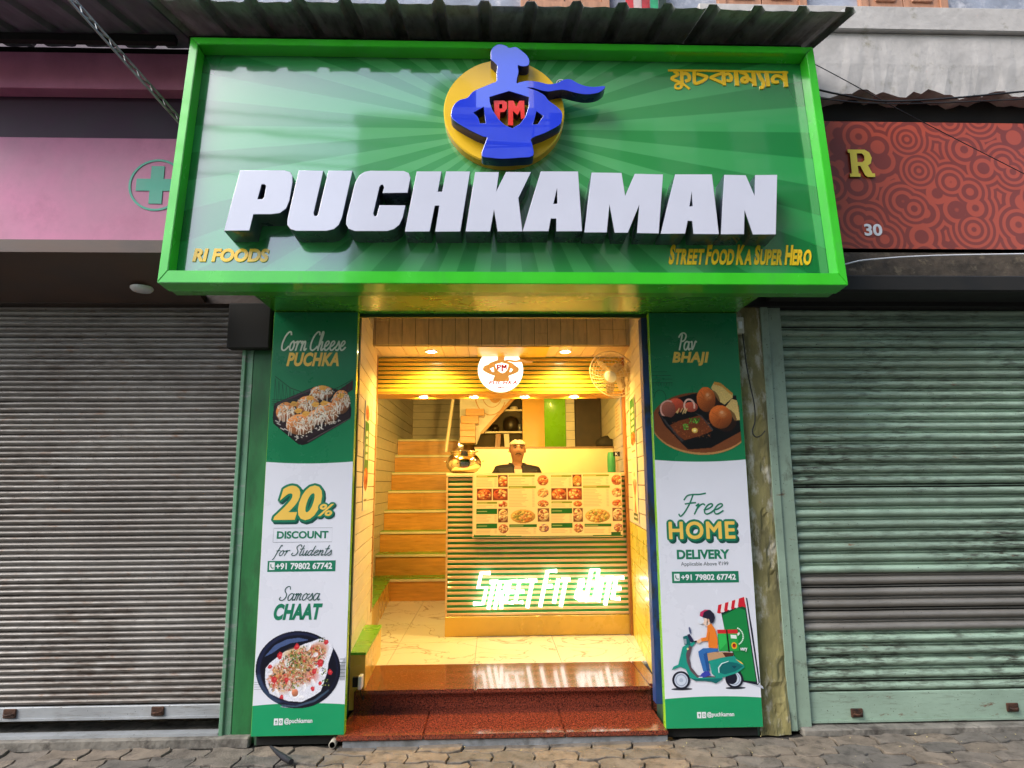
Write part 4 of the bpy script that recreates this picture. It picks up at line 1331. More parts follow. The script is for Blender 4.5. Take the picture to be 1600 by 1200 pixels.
cable('hanging_wire', 'loose black wire hanging from the white switch box and curling up', [(1.445, 0.035, 2.30), (1.452, 0.03, 2.12), (1.468, 0.03, 1.98), (1.485, 0.03, 1.86), (1.482, 0.03, 1.76), (1.462, 0.028, 1.70), (1.475, 0.022, 1.665), (1.505, 0.02, 1.67), (1.535, 0.02, 1.70)], 0.0038)

# small things on the pavement
stk = MB().tube([(-1.28, -0.03, 0.022), (-1.22, -0.10, 0.018), (-1.165, -0.165, 0.02), (-1.11, -0.225, 0.022)], [0.006, 0.012, 0.016, 0.014], 7)
tag(stk.build('black_stick', mat('charred_black', (0.012, 0.012, 0.02), 0.5, 0.3, 30, bump=.5)), 'charred black stick lying on the paving below the discount banner', 'stick')
pp = MB()
pp.lathe([(0.015, 0.0), (0.019, 0.0), (0.019, 0.12), (0.015, 0.12), (0.015, 0.0)], 18, (0, 0, 0), 0, 'y')
tag(pp.build('drain_pipe', mat('old_pvc', (0.42, 0.38, 0.3), 0.6, 0.2), None, (-0.955, -0.03, 0.022)), 'short plastic drain pipe end sticking out beside the steps', 'pipe')

# ---------------------------------------------------------------- pillar banners
def curve_edge(x0, x1, za, zm, n=14):
    return [(x0 + (x1 - x0) * i / n, za + (zm - za) * 4 * (i / n) * (1 - i / n)) for i in range(n + 1)]

def banner_base(name, label, x0, x1, ztop, zlow, sag, trim_side):
    t = tag(empty(name, ((x0 + x1) / 2, 0, 0.06)), label, 'banner')
    w = (x1 - x0) / 2
    MB().box(-w, w, 0.001, 0.045, 0, 2.362).build('board', m_lime, t, bevel=0.002)
    # three printed fields, butted along curved seams
    zt, zl = ztop - 0.06, zlow - 0.06
    up = curve_edge(-w + .002, w - .002, zt, zt + sag)
    lo = curve_edge(-w + .002, w - .002, zl, zl + 0.010)
    for nm, m, pts in (('green_field', m_vinylgreen, up + [(w - .002, 2.360), (-w + .002, 2.360)]),
                       ('white_field', m_vinylwhite, lo + up[::-1]),
                       ('green_field', m_inkgreen if False else mat('banner_foot_green', (0.006, 0.31, 0.12), 0.3, 0.04, 2, coat=0.3), [(-w + .002, .002), (w - .002, .002)] + lo[::-1])):
        me = curve_mesh([pts], 0.0012)
        me.materials.append(m)
        obj(nm, me, t, (0, 0.0008, 0))
    # dark gap and bracket below
    MB().box(-w + .02, w - .02, 0.035, 0.0445, -0.055, -0.001).build('bracket', m_dark, t)
    return t

YB = -0.0008
def blob(layers_pts, grow, dx, dz):
    return None

def heavy(name, s, parent, x0, x1, z0, z1, y, shear=0.25, off=0.03, edge=0.010, drop=0.010, sp=1.0):
    """yellow lettering with a thick green outline and a dark drop shadow, as printed"""
    def ring(nm, m, dx, dz, yy, edge=edge):
        base = fit(text_mesh(s, 1.0, off, shear, sp), x0, x1, z0, z1, 0.0, -0.0001)
        co = np.empty(len(base.vertices) * 3)
        base.vertices.foreach_get('co', co)
        co = co.reshape(-1, 3)
        mb = MB()
        fs_ = [tuple(p.vertices) for p in base.polygons]
        for k in range(12):
            t_ = 2 * math.pi * k / 12
            mb.add((co + [dx + edge * math.cos(t_), yy - k * 0.000012, dz + edge * math.sin(t_)]).tolist(), fs_)
        bpy.data.meshes.remove(base)
        return mb.build(nm, m, parent)
    ring(name + '_shadow', m_inkdark, drop * .8, -drop, y - 0.0001)
    ring(name + '_outline', m_inkgreen, 0, 0, y - 0.0005)
    if off:
        return lettering(name, s, m_inkyellow, parent, x0, x1, z0, z1, y - 0.0008, 0.0003, off, shear, None, sp)
    return ring(name, m_inkyellow, 0, 0, y - 0.0009, 0.0035)

def phone_bar(t, x0, x1, z0, z1, tx0, tx1, tz0, tz1, ix0, ix1):
    box('phone_bar', m_inkgreen, x0, x1, YB - 0.0005, YB, z0, z1, t)
    lettering('phone_lettering', '+91 79802 67742', m_inkwhite, t, tx0, tx1, tz0, tz1, YB - 0.0007, 0.0003, 0.03)
    h = (tz1 - tz0)
    box('phone_icon', m_inkwhite, ix0, ix1, YB - 0.0010, YB - 0.0006, tz0 - h * .05, tz1 + h * .1, t)
    mb = MB()
    w = ix1 - ix0
    zc = (tz0 + tz1) / 2
    ribbon(mb, catmull([(ix0 + w * .28, zc + h * .32), (ix0 + w * .3, zc), (ix0 + w * .5, zc - h * .25), (ix0 + w * .78, zc - h * .25)], 5), w * .16, YB - 0.0012, 0.0003)
    mb.build('phone_icon', m_inkgreen, t)

def social(t, ix, zx0, zx1, tx0, tx1, tz0, tz1):
    w = (ix[1] - ix[0]) * .46
    for k in range(2):
        a = ix[0] + k * (ix[1] - ix[0] - w)
        box('social_icon', m_inkwhite, a, a + w, YB - 0.0005, YB, zx0, zx1, t)
        if k == 0:
            box('social_icon', m_inkgreen, a + w * .45, a + w * .6, YB - 0.0009, YB - 0.0006, zx0 + .005, zx1 - .008, t)
            box('social_icon', m_inkgreen, a + w * .3, a + w * .75, YB - 0.0012, YB - 0.0010, (zx0 + zx1) / 2, (zx0 + zx1) / 2 + .004, t)
        else:
            mb = MB()
            zc = (zx0 + zx1) / 2
            ribbon(mb, ellipse(a + w / 2, zc, w * .25, w * .3, 12) + [(a + w * .75, zc)], w * .12, YB - 0.0006, 0.0003)
            mb.build('social_icon', m_inkgreen, t)
    lettering('handle_lettering', '@puchkaman', m_inkwhite, t, tx0, tx1, tz0, tz1, YB, 0.0005, 0.02)

# ---- left banner (world x -1.40 .. -0.90)
LX = -1.15
bl = banner_base('pillar_banner', 'tall green and white banner with 20 percent discount offer and plate of chaat', -1.400, -0.900, 1.530, 0.216, -0.010, 1)
L = lambda x: x - LX
Z = lambda z: z - 0.06
script('script_lettering', 'Corn Cheese', m_inkpale, bl, L(-1.343), L(-0.969), Z(2.186), Z(2.300), YB, 0.0095)
lettering('headline', 'PUCHKA', m_inkyellow, bl, L(-1.312), L(-1.004), Z(2.090), Z(2.174), YB, 0.0005, 0.045, 0.25, None, 1.06)
# bridge line drawing
mb = MB()
for i in range(9):
    x = -1.372 + i * .022
    z = 2.02 - 0.45 * (i / 9) ** .9 * .28
    ribbon(mb, [(L(x), Z(1.84)), (L(x), Z(z))], 0.002, YB, 0.0003)
    ribbon(mb, [(L(x), Z(z)), (L(x + .022), Z(1.84))], 0.0018, YB - .0002, 0.0003)
ribbon(mb, [(L(-1.372), Z(2.03)), (L(-1.28), Z(1.96)), (L(-1.18), Z(1.925))], 0.004, YB - .0004, 0.0003)
for k in range(4):
    ribbon(mb, [(L(-1.385), Z(1.86 + k * .011)), (L(-1.22), Z(1.86 + k * .011))], 0.0025, YB - .0006, 0.0003)
ribbon(mb, [(L(-0.92), Z(2.01)), (L(-1.0), Z(1.965)), (L(-1.06), Z(1.94))], 0.004, YB - .0004, 0.0003)
for k in range(5):
    ribbon(mb, [(L(-0.93 - k * .025), Z(2.0 - k * .013)), (L(-0.95 - k * .02), Z(1.90))], 0.002, YB - .0006, 0.0003)
mb.build('bridge_drawing', mat('ink_bridge', (0.004, 0.05, 0.022), 0.4), bl)

def tray_picture():
    W, Hh = 190, 186
    P = Paint(W, Hh, (12, 100, 55))
    s = W / 1090.0
    sx = lambda x: (x - 20) * s
    sy = lambda y: (y - 130) * s
    pol = lambda pts, c, al=1.0: P.poly([(sx(a), sy(b)) for a, b in pts], c, al)
    # shadow, tray, handle
    pol([(60, 490), (180, 440), (560, 255), (740, 250), (900, 300), (1095, 150), (1095, 300), (1010, 360), (1080, 560), (1078, 720), (520, 1080), (460, 1096), (400, 1085), (60, 790), (45, 700)], (20, 11, 14))
    pol([(900, 300), (1095, 150), (1095, 300), (1000, 370)], (58, 26, 24))
    pol([(70, 520), (560, 290), (1040, 480), (1060, 690), (480, 1030), (420, 1020), (70, 760)], (38, 22, 26))
    pol([(75, 500), (560, 270), (580, 290), (90, 520)], (66, 52, 56))
    pol([(520, 1040), (1075, 700), (1076, 712), (525, 1056)], (80, 70, 70))
    balls = [(680, 340, 150, 105), (940, 480, 120, 175), (215, 620, 125, 140), (500, 520, 150, 130), (760, 640, 150, 160), (620, 700, 120, 110), (420, 800, 190, 150)]
    for x, y, rx, ry in balls:
        P.ell(sx(x + 8), sy(y + 22), rx * s, ry * s, (22, 10, 8), al=.8)
        P.ell(sx(x), sy(y), rx * s, ry * s, (196, 122, 66), shade=.55)
        P.ell(sx(x), sy(y + ry * .35), rx * s * .7, ry * s * .3, (150, 74, 36), al=.6, soft=.6)
        P.ell(sx(x - rx * .2), sy(y + ry * .1), rx * s * .4, ry * s * .3, (226, 160, 100), al=.5, soft=.8)
    for x, y, rx, ry in balls:
        for _ in range(58):
            a = P.r.uniform(0, 6.28)
            q = math.sqrt(P.r.uniform(0, 1))
            px, py = x + q * math.cos(a) * rx, y - ry * .28 + q * math.sin(a) * ry * .62
            an = P.r.uniform(0, 3.14)
            ln = P.r.uniform(22, 55)
            g_ = P.r.uniform(190, 245)
            P.line(sx(px), sy(py), sx(px + math.cos(an) * ln), sy(py + abs(math.sin(an)) * ln * 1.3), P.r.uniform(1.1, 2.3), (g_, g_ - 6, g_ - 22), .93)
        for _ in range(9):
            px = x + P.r.uniform(-.8, .8) * rx
            py = y + P.r.uniform(0, .45) * ry
            P.line(sx(px), sy(py), sx(px + P.r.uniform(-14, 14)), sy(py + P.r.uniform(50, 120)), 1.6, (238, 232, 218), .9)
        for _ in range(10):
            px, py = x + P.r.uniform(-.6, .6) * rx, y - ry * .35 + P.r.uniform(-.5, .5) * ry
            P.ell(sx(px), sy(py), P.r.uniform(.8, 1.8), P.r.uniform(.7, 1.3), (58, 40, 24), al=.85)
    for x, y in ((315, 500), (525, 415), (600, 510), (715, 490), (380, 600), (480, 640), (690, 270), (930, 380)):
        P.poly([(sx(x - 55), sy(y + 5)), (sx(x - 10), sy(y - 38)), (sx(x + 58), sy(y - 14)), (sx(x + 34), sy(y + 36)), (sx(x - 20), sy(y + 40))], (236, 174, 74), .95)
        P.line(sx(x - 30), sy(y + 20), sx(x + 30), sy(y + 6), 1.5, (206, 132, 44), .7)
    for _ in range(40):
        t_ = P.r.uniform(0, 1)
        px, py = 380 + t_ * 560 + P.r.uniform(-40, 40), 1000 - t_ * 270 + P.r.uniform(-35, 20)
        P.line(sx(px), sy(py), sx(px + P.r.uniform(-26, 26)), sy(py + P.r.uniform(-16, 16)), 2.0, (228, 222, 206), .9)
    for px, py in ((90, 745), (110, 780), (160, 850), (210, 860)):
        P.line(sx(px), sy(py), sx(px + 45), sy(py + 25), 2.2, (220, 216, 205), .9)
    P.speckle(.05)
    return P
picture('food_picture', tray_picture(), bl, L(-1.386), L(-0.909), Z(1.585), Z(2.018), YB - 0.0006, True)
heavy('discount_lettering', '20', bl, L(-1.340), L(-1.070), Z(1.200), Z(1.395), YB, 0.28, 0.04, 0.013, 0.012)
heavy('discount_lettering', '%', bl, L(-1.090), L(-1.000), Z(1.222), Z(1.290), YB - 0.0012, 0.2, 0.02, 0.010, 0.008)
mb = MB()
x0, x1, z0, z1 = L(-1.335), L(-1.005), Z(1.079), Z(1.157)
ribbon(mb, [(x0, z0), (x1, z0), (x1, z1), (x0, z1), (x0, z0)], 0.0016, YB, 0.0004)
mb.build('outline_box', m_inkgrey, bl)
lettering('discount_lettering', 'DISCOUNT', m_inkgreen, bl, L(-1.315), L(-1.026), Z(1.098), Z(1.140), YB, 0.0005, 0.035)
script('script_lettering', 'for Students', m_inkdark, bl, L(-1.334), L(-1.005), Z(0.985), Z(1.064), YB, 0.0042, 0.35)
phone_bar(bl, L(-1.358), L(-0.980), Z(0.918), Z(0.977), L(-1.312), L(-0.998), Z(0.930), Z(0.966), L(-1.348), L(-1.318))
script('script_lettering', 'Samosa', m_inkdark, bl, L(-1.283), L(-1.060), Z(0.763), Z(0.838), YB, 0.0048, 0.3)
lettering('headline', 'CHAAT', m_inkgreen, bl, L(-1.310), L(-1.042), Z(0.658), Z(0.746), YB, 0.0005, 0.05, 0.25, None, 1.06)

def plate_picture():
    W, Hh = 200, 176
    P = Paint(W, Hh, (214, 216, 228))
    s = W / 1180.0
    sx = lambda x: (x - 45) * s
    sy = lambda y: (y - 40) * s
    P.ell(sx(620), sy(1040), 420 * s, 50 * s, (70, 90, 95), al=.6, soft=.9)
    P.ell(sx(632), sy(560), 578 * s, 505 * s, (12, 14, 34), .18)
    P.ell(sx(622), sy(548), 545 * s, 470 * s, (26, 32, 62), .18)
    P.ell(sx(640), sy(556), 520 * s, 445 * s, (10, 12, 30), .18)
    for a in np.linspace(2.0, 3.0, 40):
        P.ell(sx(620 + 545 * math.cos(a)), sy(560 + 470 * math.sin(a)), 9, 4, (70, 100, 130), al=.16)
    pol = lambda pts, c, al=1.0: P.poly([(sx(a), sy(b)) for a, b in pts], c, al)
    pol([(170, 390), (300, 240), (460, 165), (620, 145), (760, 175), (700, 190), (520, 215), (380, 270), (260, 350)], (86, 108, 158), .8)
    pol([(430, 1010), (620, 1030), (860, 960), (1050, 830), (1060, 850), (880, 985), (640, 1050), (450, 1040)], (60, 82, 104), .9)
    pol([(190, 640), (195, 540), (250, 470), (340, 400), (450, 320), (560, 290), (700, 230), (800, 200), (900, 160), (1000, 180), (1080, 230), (1095, 300), (1040, 480), (1030, 600), (980, 760), (950, 850), (860, 910), (700, 985), (520, 970), (400, 930), (270, 870), (210, 760)], (226, 226, 236))
    for cx_, cy_, rx_, ry_, c_ in ((430, 640, 210, 200, (196, 120, 78)), (640, 520, 200, 220, (150, 120, 66)), (830, 380, 210, 150, (206, 140, 92)), (700, 640, 190, 170, (190, 150, 120)),
                                   (330, 700, 110, 120, (206, 96, 70)), (900, 300, 150, 110, (196, 110, 70)), (600, 420, 120, 130, (110, 110, 50)), (560, 330, 190, 70, (214, 170, 110)), (820, 640, 120, 130, (214, 130, 120)), (480, 800, 160, 90, (200, 160, 140))):
        P.ell(sx(cx_), sy(cy_), rx_ * s, ry_ * s, c_, -.3, .75, soft=.9)
    cols = [(196, 48, 44), (206, 70, 54), (170, 92, 50), (214, 166, 96), (150, 146, 66), (62, 84, 40), (44, 38, 28), (226, 214, 204), (236, 232, 232), (214, 124, 116), (190, 120, 66), (110, 60, 36), (224, 190, 140)]
    for _ in range(820):
        a = P.r.uniform(0, 6.28)
        q = math.sqrt(P.r.uniform(0, 1))
        u, v = q * math.cos(a), q * math.sin(a)
        x = 620 + u * 380 - v * 60
        y = 545 + v * 275 - u * 120
        c = cols[P.r.randint(len(cols))]
        if P.r.rand() < .6:
            an = P.r.uniform(0, 3.14); ln = P.r.uniform(12, 46)
            P.line(sx(x), sy(y), sx(x + math.cos(an) * ln), sy(y + math.sin(an) * ln), P.r.uniform(1.0, 2.6), c, .8)
        else:
            P.ell(sx(x), sy(y), P.r.uniform(1.2, 4.2), P.r.uniform(1.0, 2.6), c, P.r.uniform(0, 3), .75, .3)
    for x, y, r in ((375, 380, 44), (600, 265, 38), (250, 520, 32), (1000, 205, 38), (930, 480, 44), (850, 590, 36), (320, 690, 40), (430, 915, 28), (940, 745, 26), (1065, 605, 32), (840, 820, 30), (480, 700, 30)):
        P.poly([(sx(x + r * math.cos(t_) * P.r.uniform(.7, 1.2)), sy(y + r * 1.2 * math.sin(t_) * P.r.uniform(.7, 1.2))) for t_ in np.linspace(0, 5.6, 7)], (200, 40, 50), .95)
        P.ell(sx(x + 6), sy(y - 8), r * s * .45, r * s * .3, (236, 110, 104), al=.6)
    for x, y in ((760, 270), (860, 370), (480, 500), (840, 740), (720, 800), (360, 860), (540, 880), (960, 640), (260, 600), (700, 930), (620, 900)):
        P.ell(sx(x), sy(y), P.r.uniform(30, 60) * s, 28 * s, (238, 236, 242), P.r.uniform(0, 3), .85, .15)
    for x, y in ((620, 400), (640, 470), (560, 360), (600, 760), (1010, 740), (980, 590), (940, 170), (520, 480)):
        for _ in range(14):
            P.ell(sx(x + P.r.uniform(-45, 45)), sy(y + P.r.uniform(-45, 45)), 1.8, 1.2, [(70, 120, 40), (36, 56, 24), (150, 160, 80)][P.r.randint(3)], P.r.uniform(0, 3))
    P.ell(sx(605), sy(865), 44 * s, 50 * s, (206, 126, 92), shade=.3)
    P.speckle(.05)
    return P
picture('food_picture', plate_picture(), bl, L(-1.397), L(-0.925), Z(0.196), Z(0.605), YB - 0.0006, True)
mb = MB()
for k in range(4):
    ribbon(mb, [(L(-1.395), Z(.30 + k * .012)), (L(-1.34), Z(.30 + k * .012))], 0.0015, YB, 0.0003)
mb.build('skyline_drawing', m_inkgrey, bl)
mb = MB()
for k in range(6):
    ribbon(mb, [(L(-0.905 - .003 * (k % 2)), Z(.36 + k * .018)), (L(-0.935), Z(.36 + k * .018))], 0.003, YB, 0.0003)
    ribbon(mb, [(L(-0.908 - k * .005), Z(.34)), (L(-0.908 - k * .005), Z(.46 - k * .008))], 0.0018, YB - .0002, 0.0003)
mb.build('skyline_drawing', m_inkgrey, bl)
social(bl, (L(-1.279), L(-1.231)), Z(0.116), Z(0.150), L(-1.224), L(-1.073), Z(0.118), Z(0.150))

# ---- right banner (world x 0.86 .. 1.40)
RX = 1.128
br = banner_base('pillar_banner', 'tall green and white banner with free home delivery offer and scooter picture', 0.856, 1.400, 1.530, 0.214, -0.012, -1)
Q = lambda x: x - RX
script('script_lettering', 'Pav', m_inkpale, br, Q(1.036), Q(1.142), Z(2.190), Z(2.295), YB, 0.0095)
lettering('headline', 'BHAJI', m_inkyellow, br, Q(0.989), Q(1.215), Z(2.092), Z(2.178), YB, 0.0005, 0.045, 0.22, None, 1.06)
mb = MB()
for k, (a, c) in enumerate(((.865, .955), (.862, .975), (.862, .985), (.862, .985))):
    ribbon(mb, [(Q(a), Z(2.055 - k * .022)), (Q(c), Z(2.055 - k * .022))], 0.003, YB, 0.0003)
for k in range(8):
    ribbon(mb, [(Q(.868 + k * .016), Z(1.99)), (Q(.868 + k * .016), Z(1.968))], 0.002, YB - .0002, 0.0003)
ribbon(mb, [(Q(.865), Z(1.90))] + [(Q(.905 + .035 * math.cos(a)), Z(1.90 + .045 * math.sin(a))) for a in np.linspace(3.1, 0, 8)] + [(Q(.94), Z(1.88))], 0.003, YB - .0004, 0.0003)
mb.build('gateway_drawing', mat('ink_bridge', (0.004, 0.05, 0.022), 0.4), br)

def pav_picture():
    W, Hh = 205, 176
    P = Paint(W, Hh, (6, 60, 30))
    s = W / 1130.0
    sx = lambda x: (x - 90) * s
    sy = lambda y: (y - 135) * s
    pol = lambda pts, c, al=1.0: P.poly([(sx(a), sy(b)) for a, b in pts], c, al)
    P.ell(sx(700), sy(700), 645 * s, 400 * s, (176, 128, 74), .03)
    P.ell(sx(700), sy(680), 640 * s, 390 * s, (120, 66, 34), .03)
    for _ in range(60):
        x = P.r.uniform(110, 1200); y = P.r.uniform(500, 1000)
        P.line(sx(x), sy(y), sx(x + P.r.uniform(60, 160)), sy(y + P.r.uniform(20, 60)), 1.4, (96 + P.r.randint(50), 54, 26), .35)
    pol([(150, 560), (180, 500), (420, 360), (720, 285), (1190, 330), (1225, 660), (1220, 800), (820, 1010), (520, 1030), (450, 960), (230, 720)], (10, 9, 10))
    pol([(160, 560), (250, 700), (440, 930), (470, 920), (270, 690), (190, 560)], (58, 54, 54))
    pol([(640, 560), (720, 590), (860, 770), (850, 800), (700, 610)], (64, 60, 60))
    # tomato, onion
    P.ell(sx(390), sy(460), 105 * s, 95 * s, (196, 78, 52), shade=.3)
    P.ell(sx(285), sy(510), 98 * s, 112 * s, (150, 84, 66), shade=.3)
    for a in np.linspace(2.2, 5.2, 36):
        P.ell(sx(285 + 98 * math.cos(a)), sy(510 + 112 * math.sin(a)), 2.0, 2.0, (222, 168, 150), al=.8)
    P.ell(sx(585), sy(480), 90 * s, 66 * s, (190, 84, 60), shade=.25)
    for a in np.linspace(2.6, 6.6, 40):
        P.ell(sx(565 + 66 * math.cos(a)), sy(465 + 84 * math.sin(a)), 2.2, 2.2, (234, 190, 170), al=.8)
    for _ in range(8):
        x = P.r.uniform(380, 520)
        P.line(sx(x), sy(560 + P.r.uniform(-20, 10)), sx(x + 26), sy(515 + P.r.uniform(-20, 10)), 2.2, (222, 186, 120), .9)
    pol([(200, 590), (340, 620), (640, 545), (640, 575), (330, 660), (220, 640)], (14, 11, 11))
    # curry
    pol([(300, 715), (420, 660), (690, 590), (740, 640), (850, 790), (700, 850), (480, 910), (400, 850)], (112, 54, 24))
    for _ in range(150):
        x = P.r.uniform(330, 830); y = P.r.uniform(640, 880)
        if 0.35 * (x - 300) + 560 < y + 100 and y < 960 - 0.15 * (x - 300):
            P.ell(sx(x), sy(y), P.r.uniform(.8, 2.2), P.r.uniform(.6, 1.6), [(150, 82, 40), (86, 38, 16), (178, 104, 58), (128, 52, 28)][P.r.randint(4)], al=.6)
    P.ell(sx(620), sy(785), 40 * s, 32 * s, (236, 190, 84), shade=.2)
    P.ell(sx(620), sy(785), 18 * s, 15 * s, (250, 230, 150))
    for _ in range(60):
        x, y = (620, 655) if P.r.rand() < .7 else (495, 735)
        P.ell(sx(x + P.r.uniform(-70, 70) * (1 if x == 620 else .5)), sy(y + P.r.uniform(-30, 36)), P.r.uniform(1, 2.4), P.r.uniform(.8, 1.6), [(70, 140, 40), (46, 100, 28), (120, 180, 70)][P.r.randint(3)], P.r.uniform(0, 3))
    # buns
    pol([(860, 230), (910, 145), (1000, 170), (1150, 310), (1140, 360), (1030, 450), (950, 400)], (222, 190, 112))
    pol([(905, 145), (1000, 165), (1150, 300), (1130, 330), (1010, 215), (900, 185)], (206, 146, 58))
    pol([(1040, 480), (1130, 375), (1200, 400), (1220, 650), (1150, 660)], (220, 186, 112))
    for x, y, rx, ry in ((790, 380, 122, 165), (965, 610, 150, 152)):
        P.ell(sx(x + 60), sy(y + 40), rx * s, ry * s, (60, 26, 12), al=.6)
        P.ell(sx(x), sy(y), rx * s, ry * s, (188, 94, 36), shade=.45)
        P.ell(sx(x + 30), sy(y - 40), rx * s * .45, ry * s * .4, (222, 150, 96), al=.6, soft=.9)
        P.ell(sx(x + 20), sy(y - 60), rx * s * .2, ry * s * .16, (240, 196, 160), al=.6, soft=.9)
        for _ in range(8):
            a = P.r.uniform(0, 6.28)
            P.line(sx(x + 30 * math.cos(a)), sy(y + 30 * math.sin(a)), sx(x + rx * .8 * math.cos(a + .4)), sy(y + ry * .8 * math.sin(a + .4)), 1.2, (140, 62, 22), .5)
    P.speckle(.05)
    return P
picture('food_picture', pav_picture(), br, Q(0.862), Q(1.378), Z(1.556), Z(2.000), YB - 0.0008, True)
script('script_lettering', 'Free', m_inkgreen, br, Q(0.985), Q(1.245), Z(1.205), Z(1.335), YB, 0.0085, 0.3)
heavy('delivery_lettering', 'HOME', br, Q(0.925), Q(1.305), Z(1.078), Z(1.172), YB, 0.0, 0.0, 0.016, 0.013, 1.10)
lettering('delivery_lettering', 'DELIVERY', m_inkgreen, br, Q(0.962), Q(1.268), Z(0.963), Z(1.016), YB, 0.0005, 0.04)
lettering('small_lettering', 'Applicable Above \u20b9199', m_inkgrey, br, Q(0.983), Q(1.258), Z(0.921), Z(0.949), YB, 0.0005, 0.004)
phone_bar(br, Q(0.928), Q(1.313), Z(0.832), Z(0.895), Q(0.980), Q(1.296), Z(0.846), Z(0.880), Q(0.940), Q(0.972))

# scooter artwork (drawn in units of the picture, then scaled to 0.53 x 0.51 m)
def scooter():
    ox, oz = Q(0.857), Z(0.797)
    k, kz = 0.516 / 1000, 0.485 / 1000
    T = lambda pts: [(ox + p[0] * k, oz - p[1] * kz) for p in pts]
    E_ = lambda cx, cy, rx, ry, n=26, a=0.0: [(p[0], p[1]) for p in ellipse(cx, cy, rx, ry, n, a)]
    teal, teal2, dk, navy = (30, 150, 132), (16, 104, 104), (24, 26, 44), (18, 40, 66)
    Ls = []
    A = lambda pts, c: Ls.append((T(pts), c))
    A(E_(190, 1098, 115, 14), (60, 64, 74)); A(E_(775, 1095, 110, 14), (60, 64, 74))
    A([(860, 1030), (1080, 1110), (1075, 1085), (1040, 1060)], (180, 184, 196))
    A([(665, 270), (930, 92), (965, 110), (985, 330), (1000, 460), (1045, 1040), (1020, 1068), (860, 1030), (690, 450)], dk)
    A([(935, 110), (950, 112), (1030, 1045), (1018, 1056)], (220, 222, 230))
    A([(675, 280), (930, 190), (1005, 1030), (870, 1015), (690, 450)], (22, 132, 66))
    A([(675, 280), (930, 190), (945, 250), (860, 210), (680, 300)], (10, 80, 46))
    for i in range(8):
        a0 = 615 + i * 39
        c = (206, 32, 48) if i % 2 == 0 else (236, 226, 224)
        za = 180 - i * 11.5
        A([(a0 + 22, za), (a0 + 61, za - 11), (a0 + 52, za + 84 - i * 1.0), (a0 + 32, za + 96), (a0 + 4, za + 88)], c)
    A([(870, 110), (930, 92), (942, 215), (905, 200), (865, 205)], (206, 32, 48))
    for i in range(14):
        a = 5.1 + i * .21
        A(E_(805 + 86 * math.cos(a), 530 + 95 * math.sin(a), 9, 9, 8), (206, 236, 214))
    # box
    A([(607, 455), (832, 455), (835, 500), (610, 497)], (206, 40, 44))
    A([(610, 498), (835, 500), (838, 695), (615, 690)], (38, 158, 70))
    A([(615, 498), (700, 500), (705, 600), (620, 690)], (52, 186, 86))
    A([(705, 455), (720, 455), (735, 700), (718, 700)], (16, 30, 20))
    A([(752, 512), (816, 516), (818, 556), (754, 552)], (226, 236, 228))
    A([(826, 500), (850, 480), (856, 505), (832, 530)], (216, 232, 220))
    A(E_(785, 632, 32, 38, 16), (226, 176, 40)); A(E_(785, 632, 18, 24, 12), (190, 30, 30)); A(E_(776, 622, 6, 8, 8), (20, 20, 20)); A(E_(796, 622, 6, 8, 8), (20, 20, 20))
    # wheels
    for cx, cy in ((185, 1000), (765, 995)):
        A(E_(cx, cy, 98, 98), dk); A(E_(cx, cy, 74, 78), (196, 204, 220)); A(E_(cx, cy, 62, 66), (160, 170, 190)); A(E_(cx, cy, 52, 54), (206, 214, 228)); A(E_(cx, cy, 22, 22, 14), (176, 188, 206))
    A(E_(735, 985, 62, 66), dk)
    # body
    A([(85, 890), (110, 850), (160, 830), (215, 640), (280, 600), (330, 590), (345, 575), (365, 590), (320, 640), (285, 760), (300, 860), (370, 950), (430, 970), (560, 965), (640, 970), (630, 1000), (560, 1040), (510, 1020), (430, 1005), (340, 1010), (280, 975), (240, 880), (180, 855), (110, 880)], teal)
    A([(290, 620), (320, 640), (285, 760), (300, 860), (370, 950), (560, 965), (560, 975), (360, 975), (290, 900), (255, 800), (250, 720)], (96, 76, 84))
    A([(280, 975), (340, 990), (640, 985), (560, 1040), (510, 1020), (430, 1010), (340, 1010)], teal2)
    A([(475, 790), (770, 740), (870, 840), (885, 870), (800, 930), (650, 975), (560, 970), (520, 930), (505, 830)], teal)
    A([(600, 920), (600, 870), (640, 830), (710, 808), (800, 820), (870, 860), (780, 915), (660, 945)], teal2)
    A([(740, 850), (800, 855), (770, 885)], (12, 66, 80))
    A([(596, 930), (592, 870), (632, 822), (712, 798), (712, 806), (640, 830), (604, 872), (606, 925)], (214, 236, 236))
    A([(785, 775), (850, 810), (875, 840), (850, 830)], (236, 190, 90))
    A([(470, 720), (520, 700), (700, 700), (770, 712), (765, 745), (640, 760), (490, 795), (468, 770)], (192, 150, 112))
    A([(650, 705), (770, 712), (765, 745), (680, 755)], (84, 44, 34))
    # head unit
    A([(225, 525), (270, 510), (300, 560), (300, 620), (235, 612)], teal2); A([(230, 550), (262, 550), (262, 605), (232, 605)], (150, 160, 170))
    A([(272, 505), (300, 495), (345, 575), (330, 590), (300, 580)], (38, 36, 70)); A(E_(305, 455, 11, 40, 14, -.15), (88, 96, 130)); A(E_(272, 660, 11, 13, 10), (236, 214, 140))
    # rider
    A([(385, 690), (440, 655), (600, 650), (605, 690), (480, 710), (440, 730), (480, 900), (430, 910), (390, 740)], (52, 110, 176))
    A([(440, 720), (480, 700), (500, 900), (470, 905)], (36, 84, 146))
    A([(380, 970), (410, 930), (450, 905), (490, 905), (510, 950), (430, 975)], (60, 70, 170)); A([(375, 965), (420, 968), (415, 976), (375, 974)], (230, 230, 240))
    A([(500, 395), (545, 385), (585, 450), (605, 560), (600, 660), (500, 650), (500, 575), (420, 580), (415, 545), (480, 535), (495, 470)], (236, 128, 44))
    A([(500, 575), (512, 480), (520, 480), (512, 575)], (206, 100, 30))
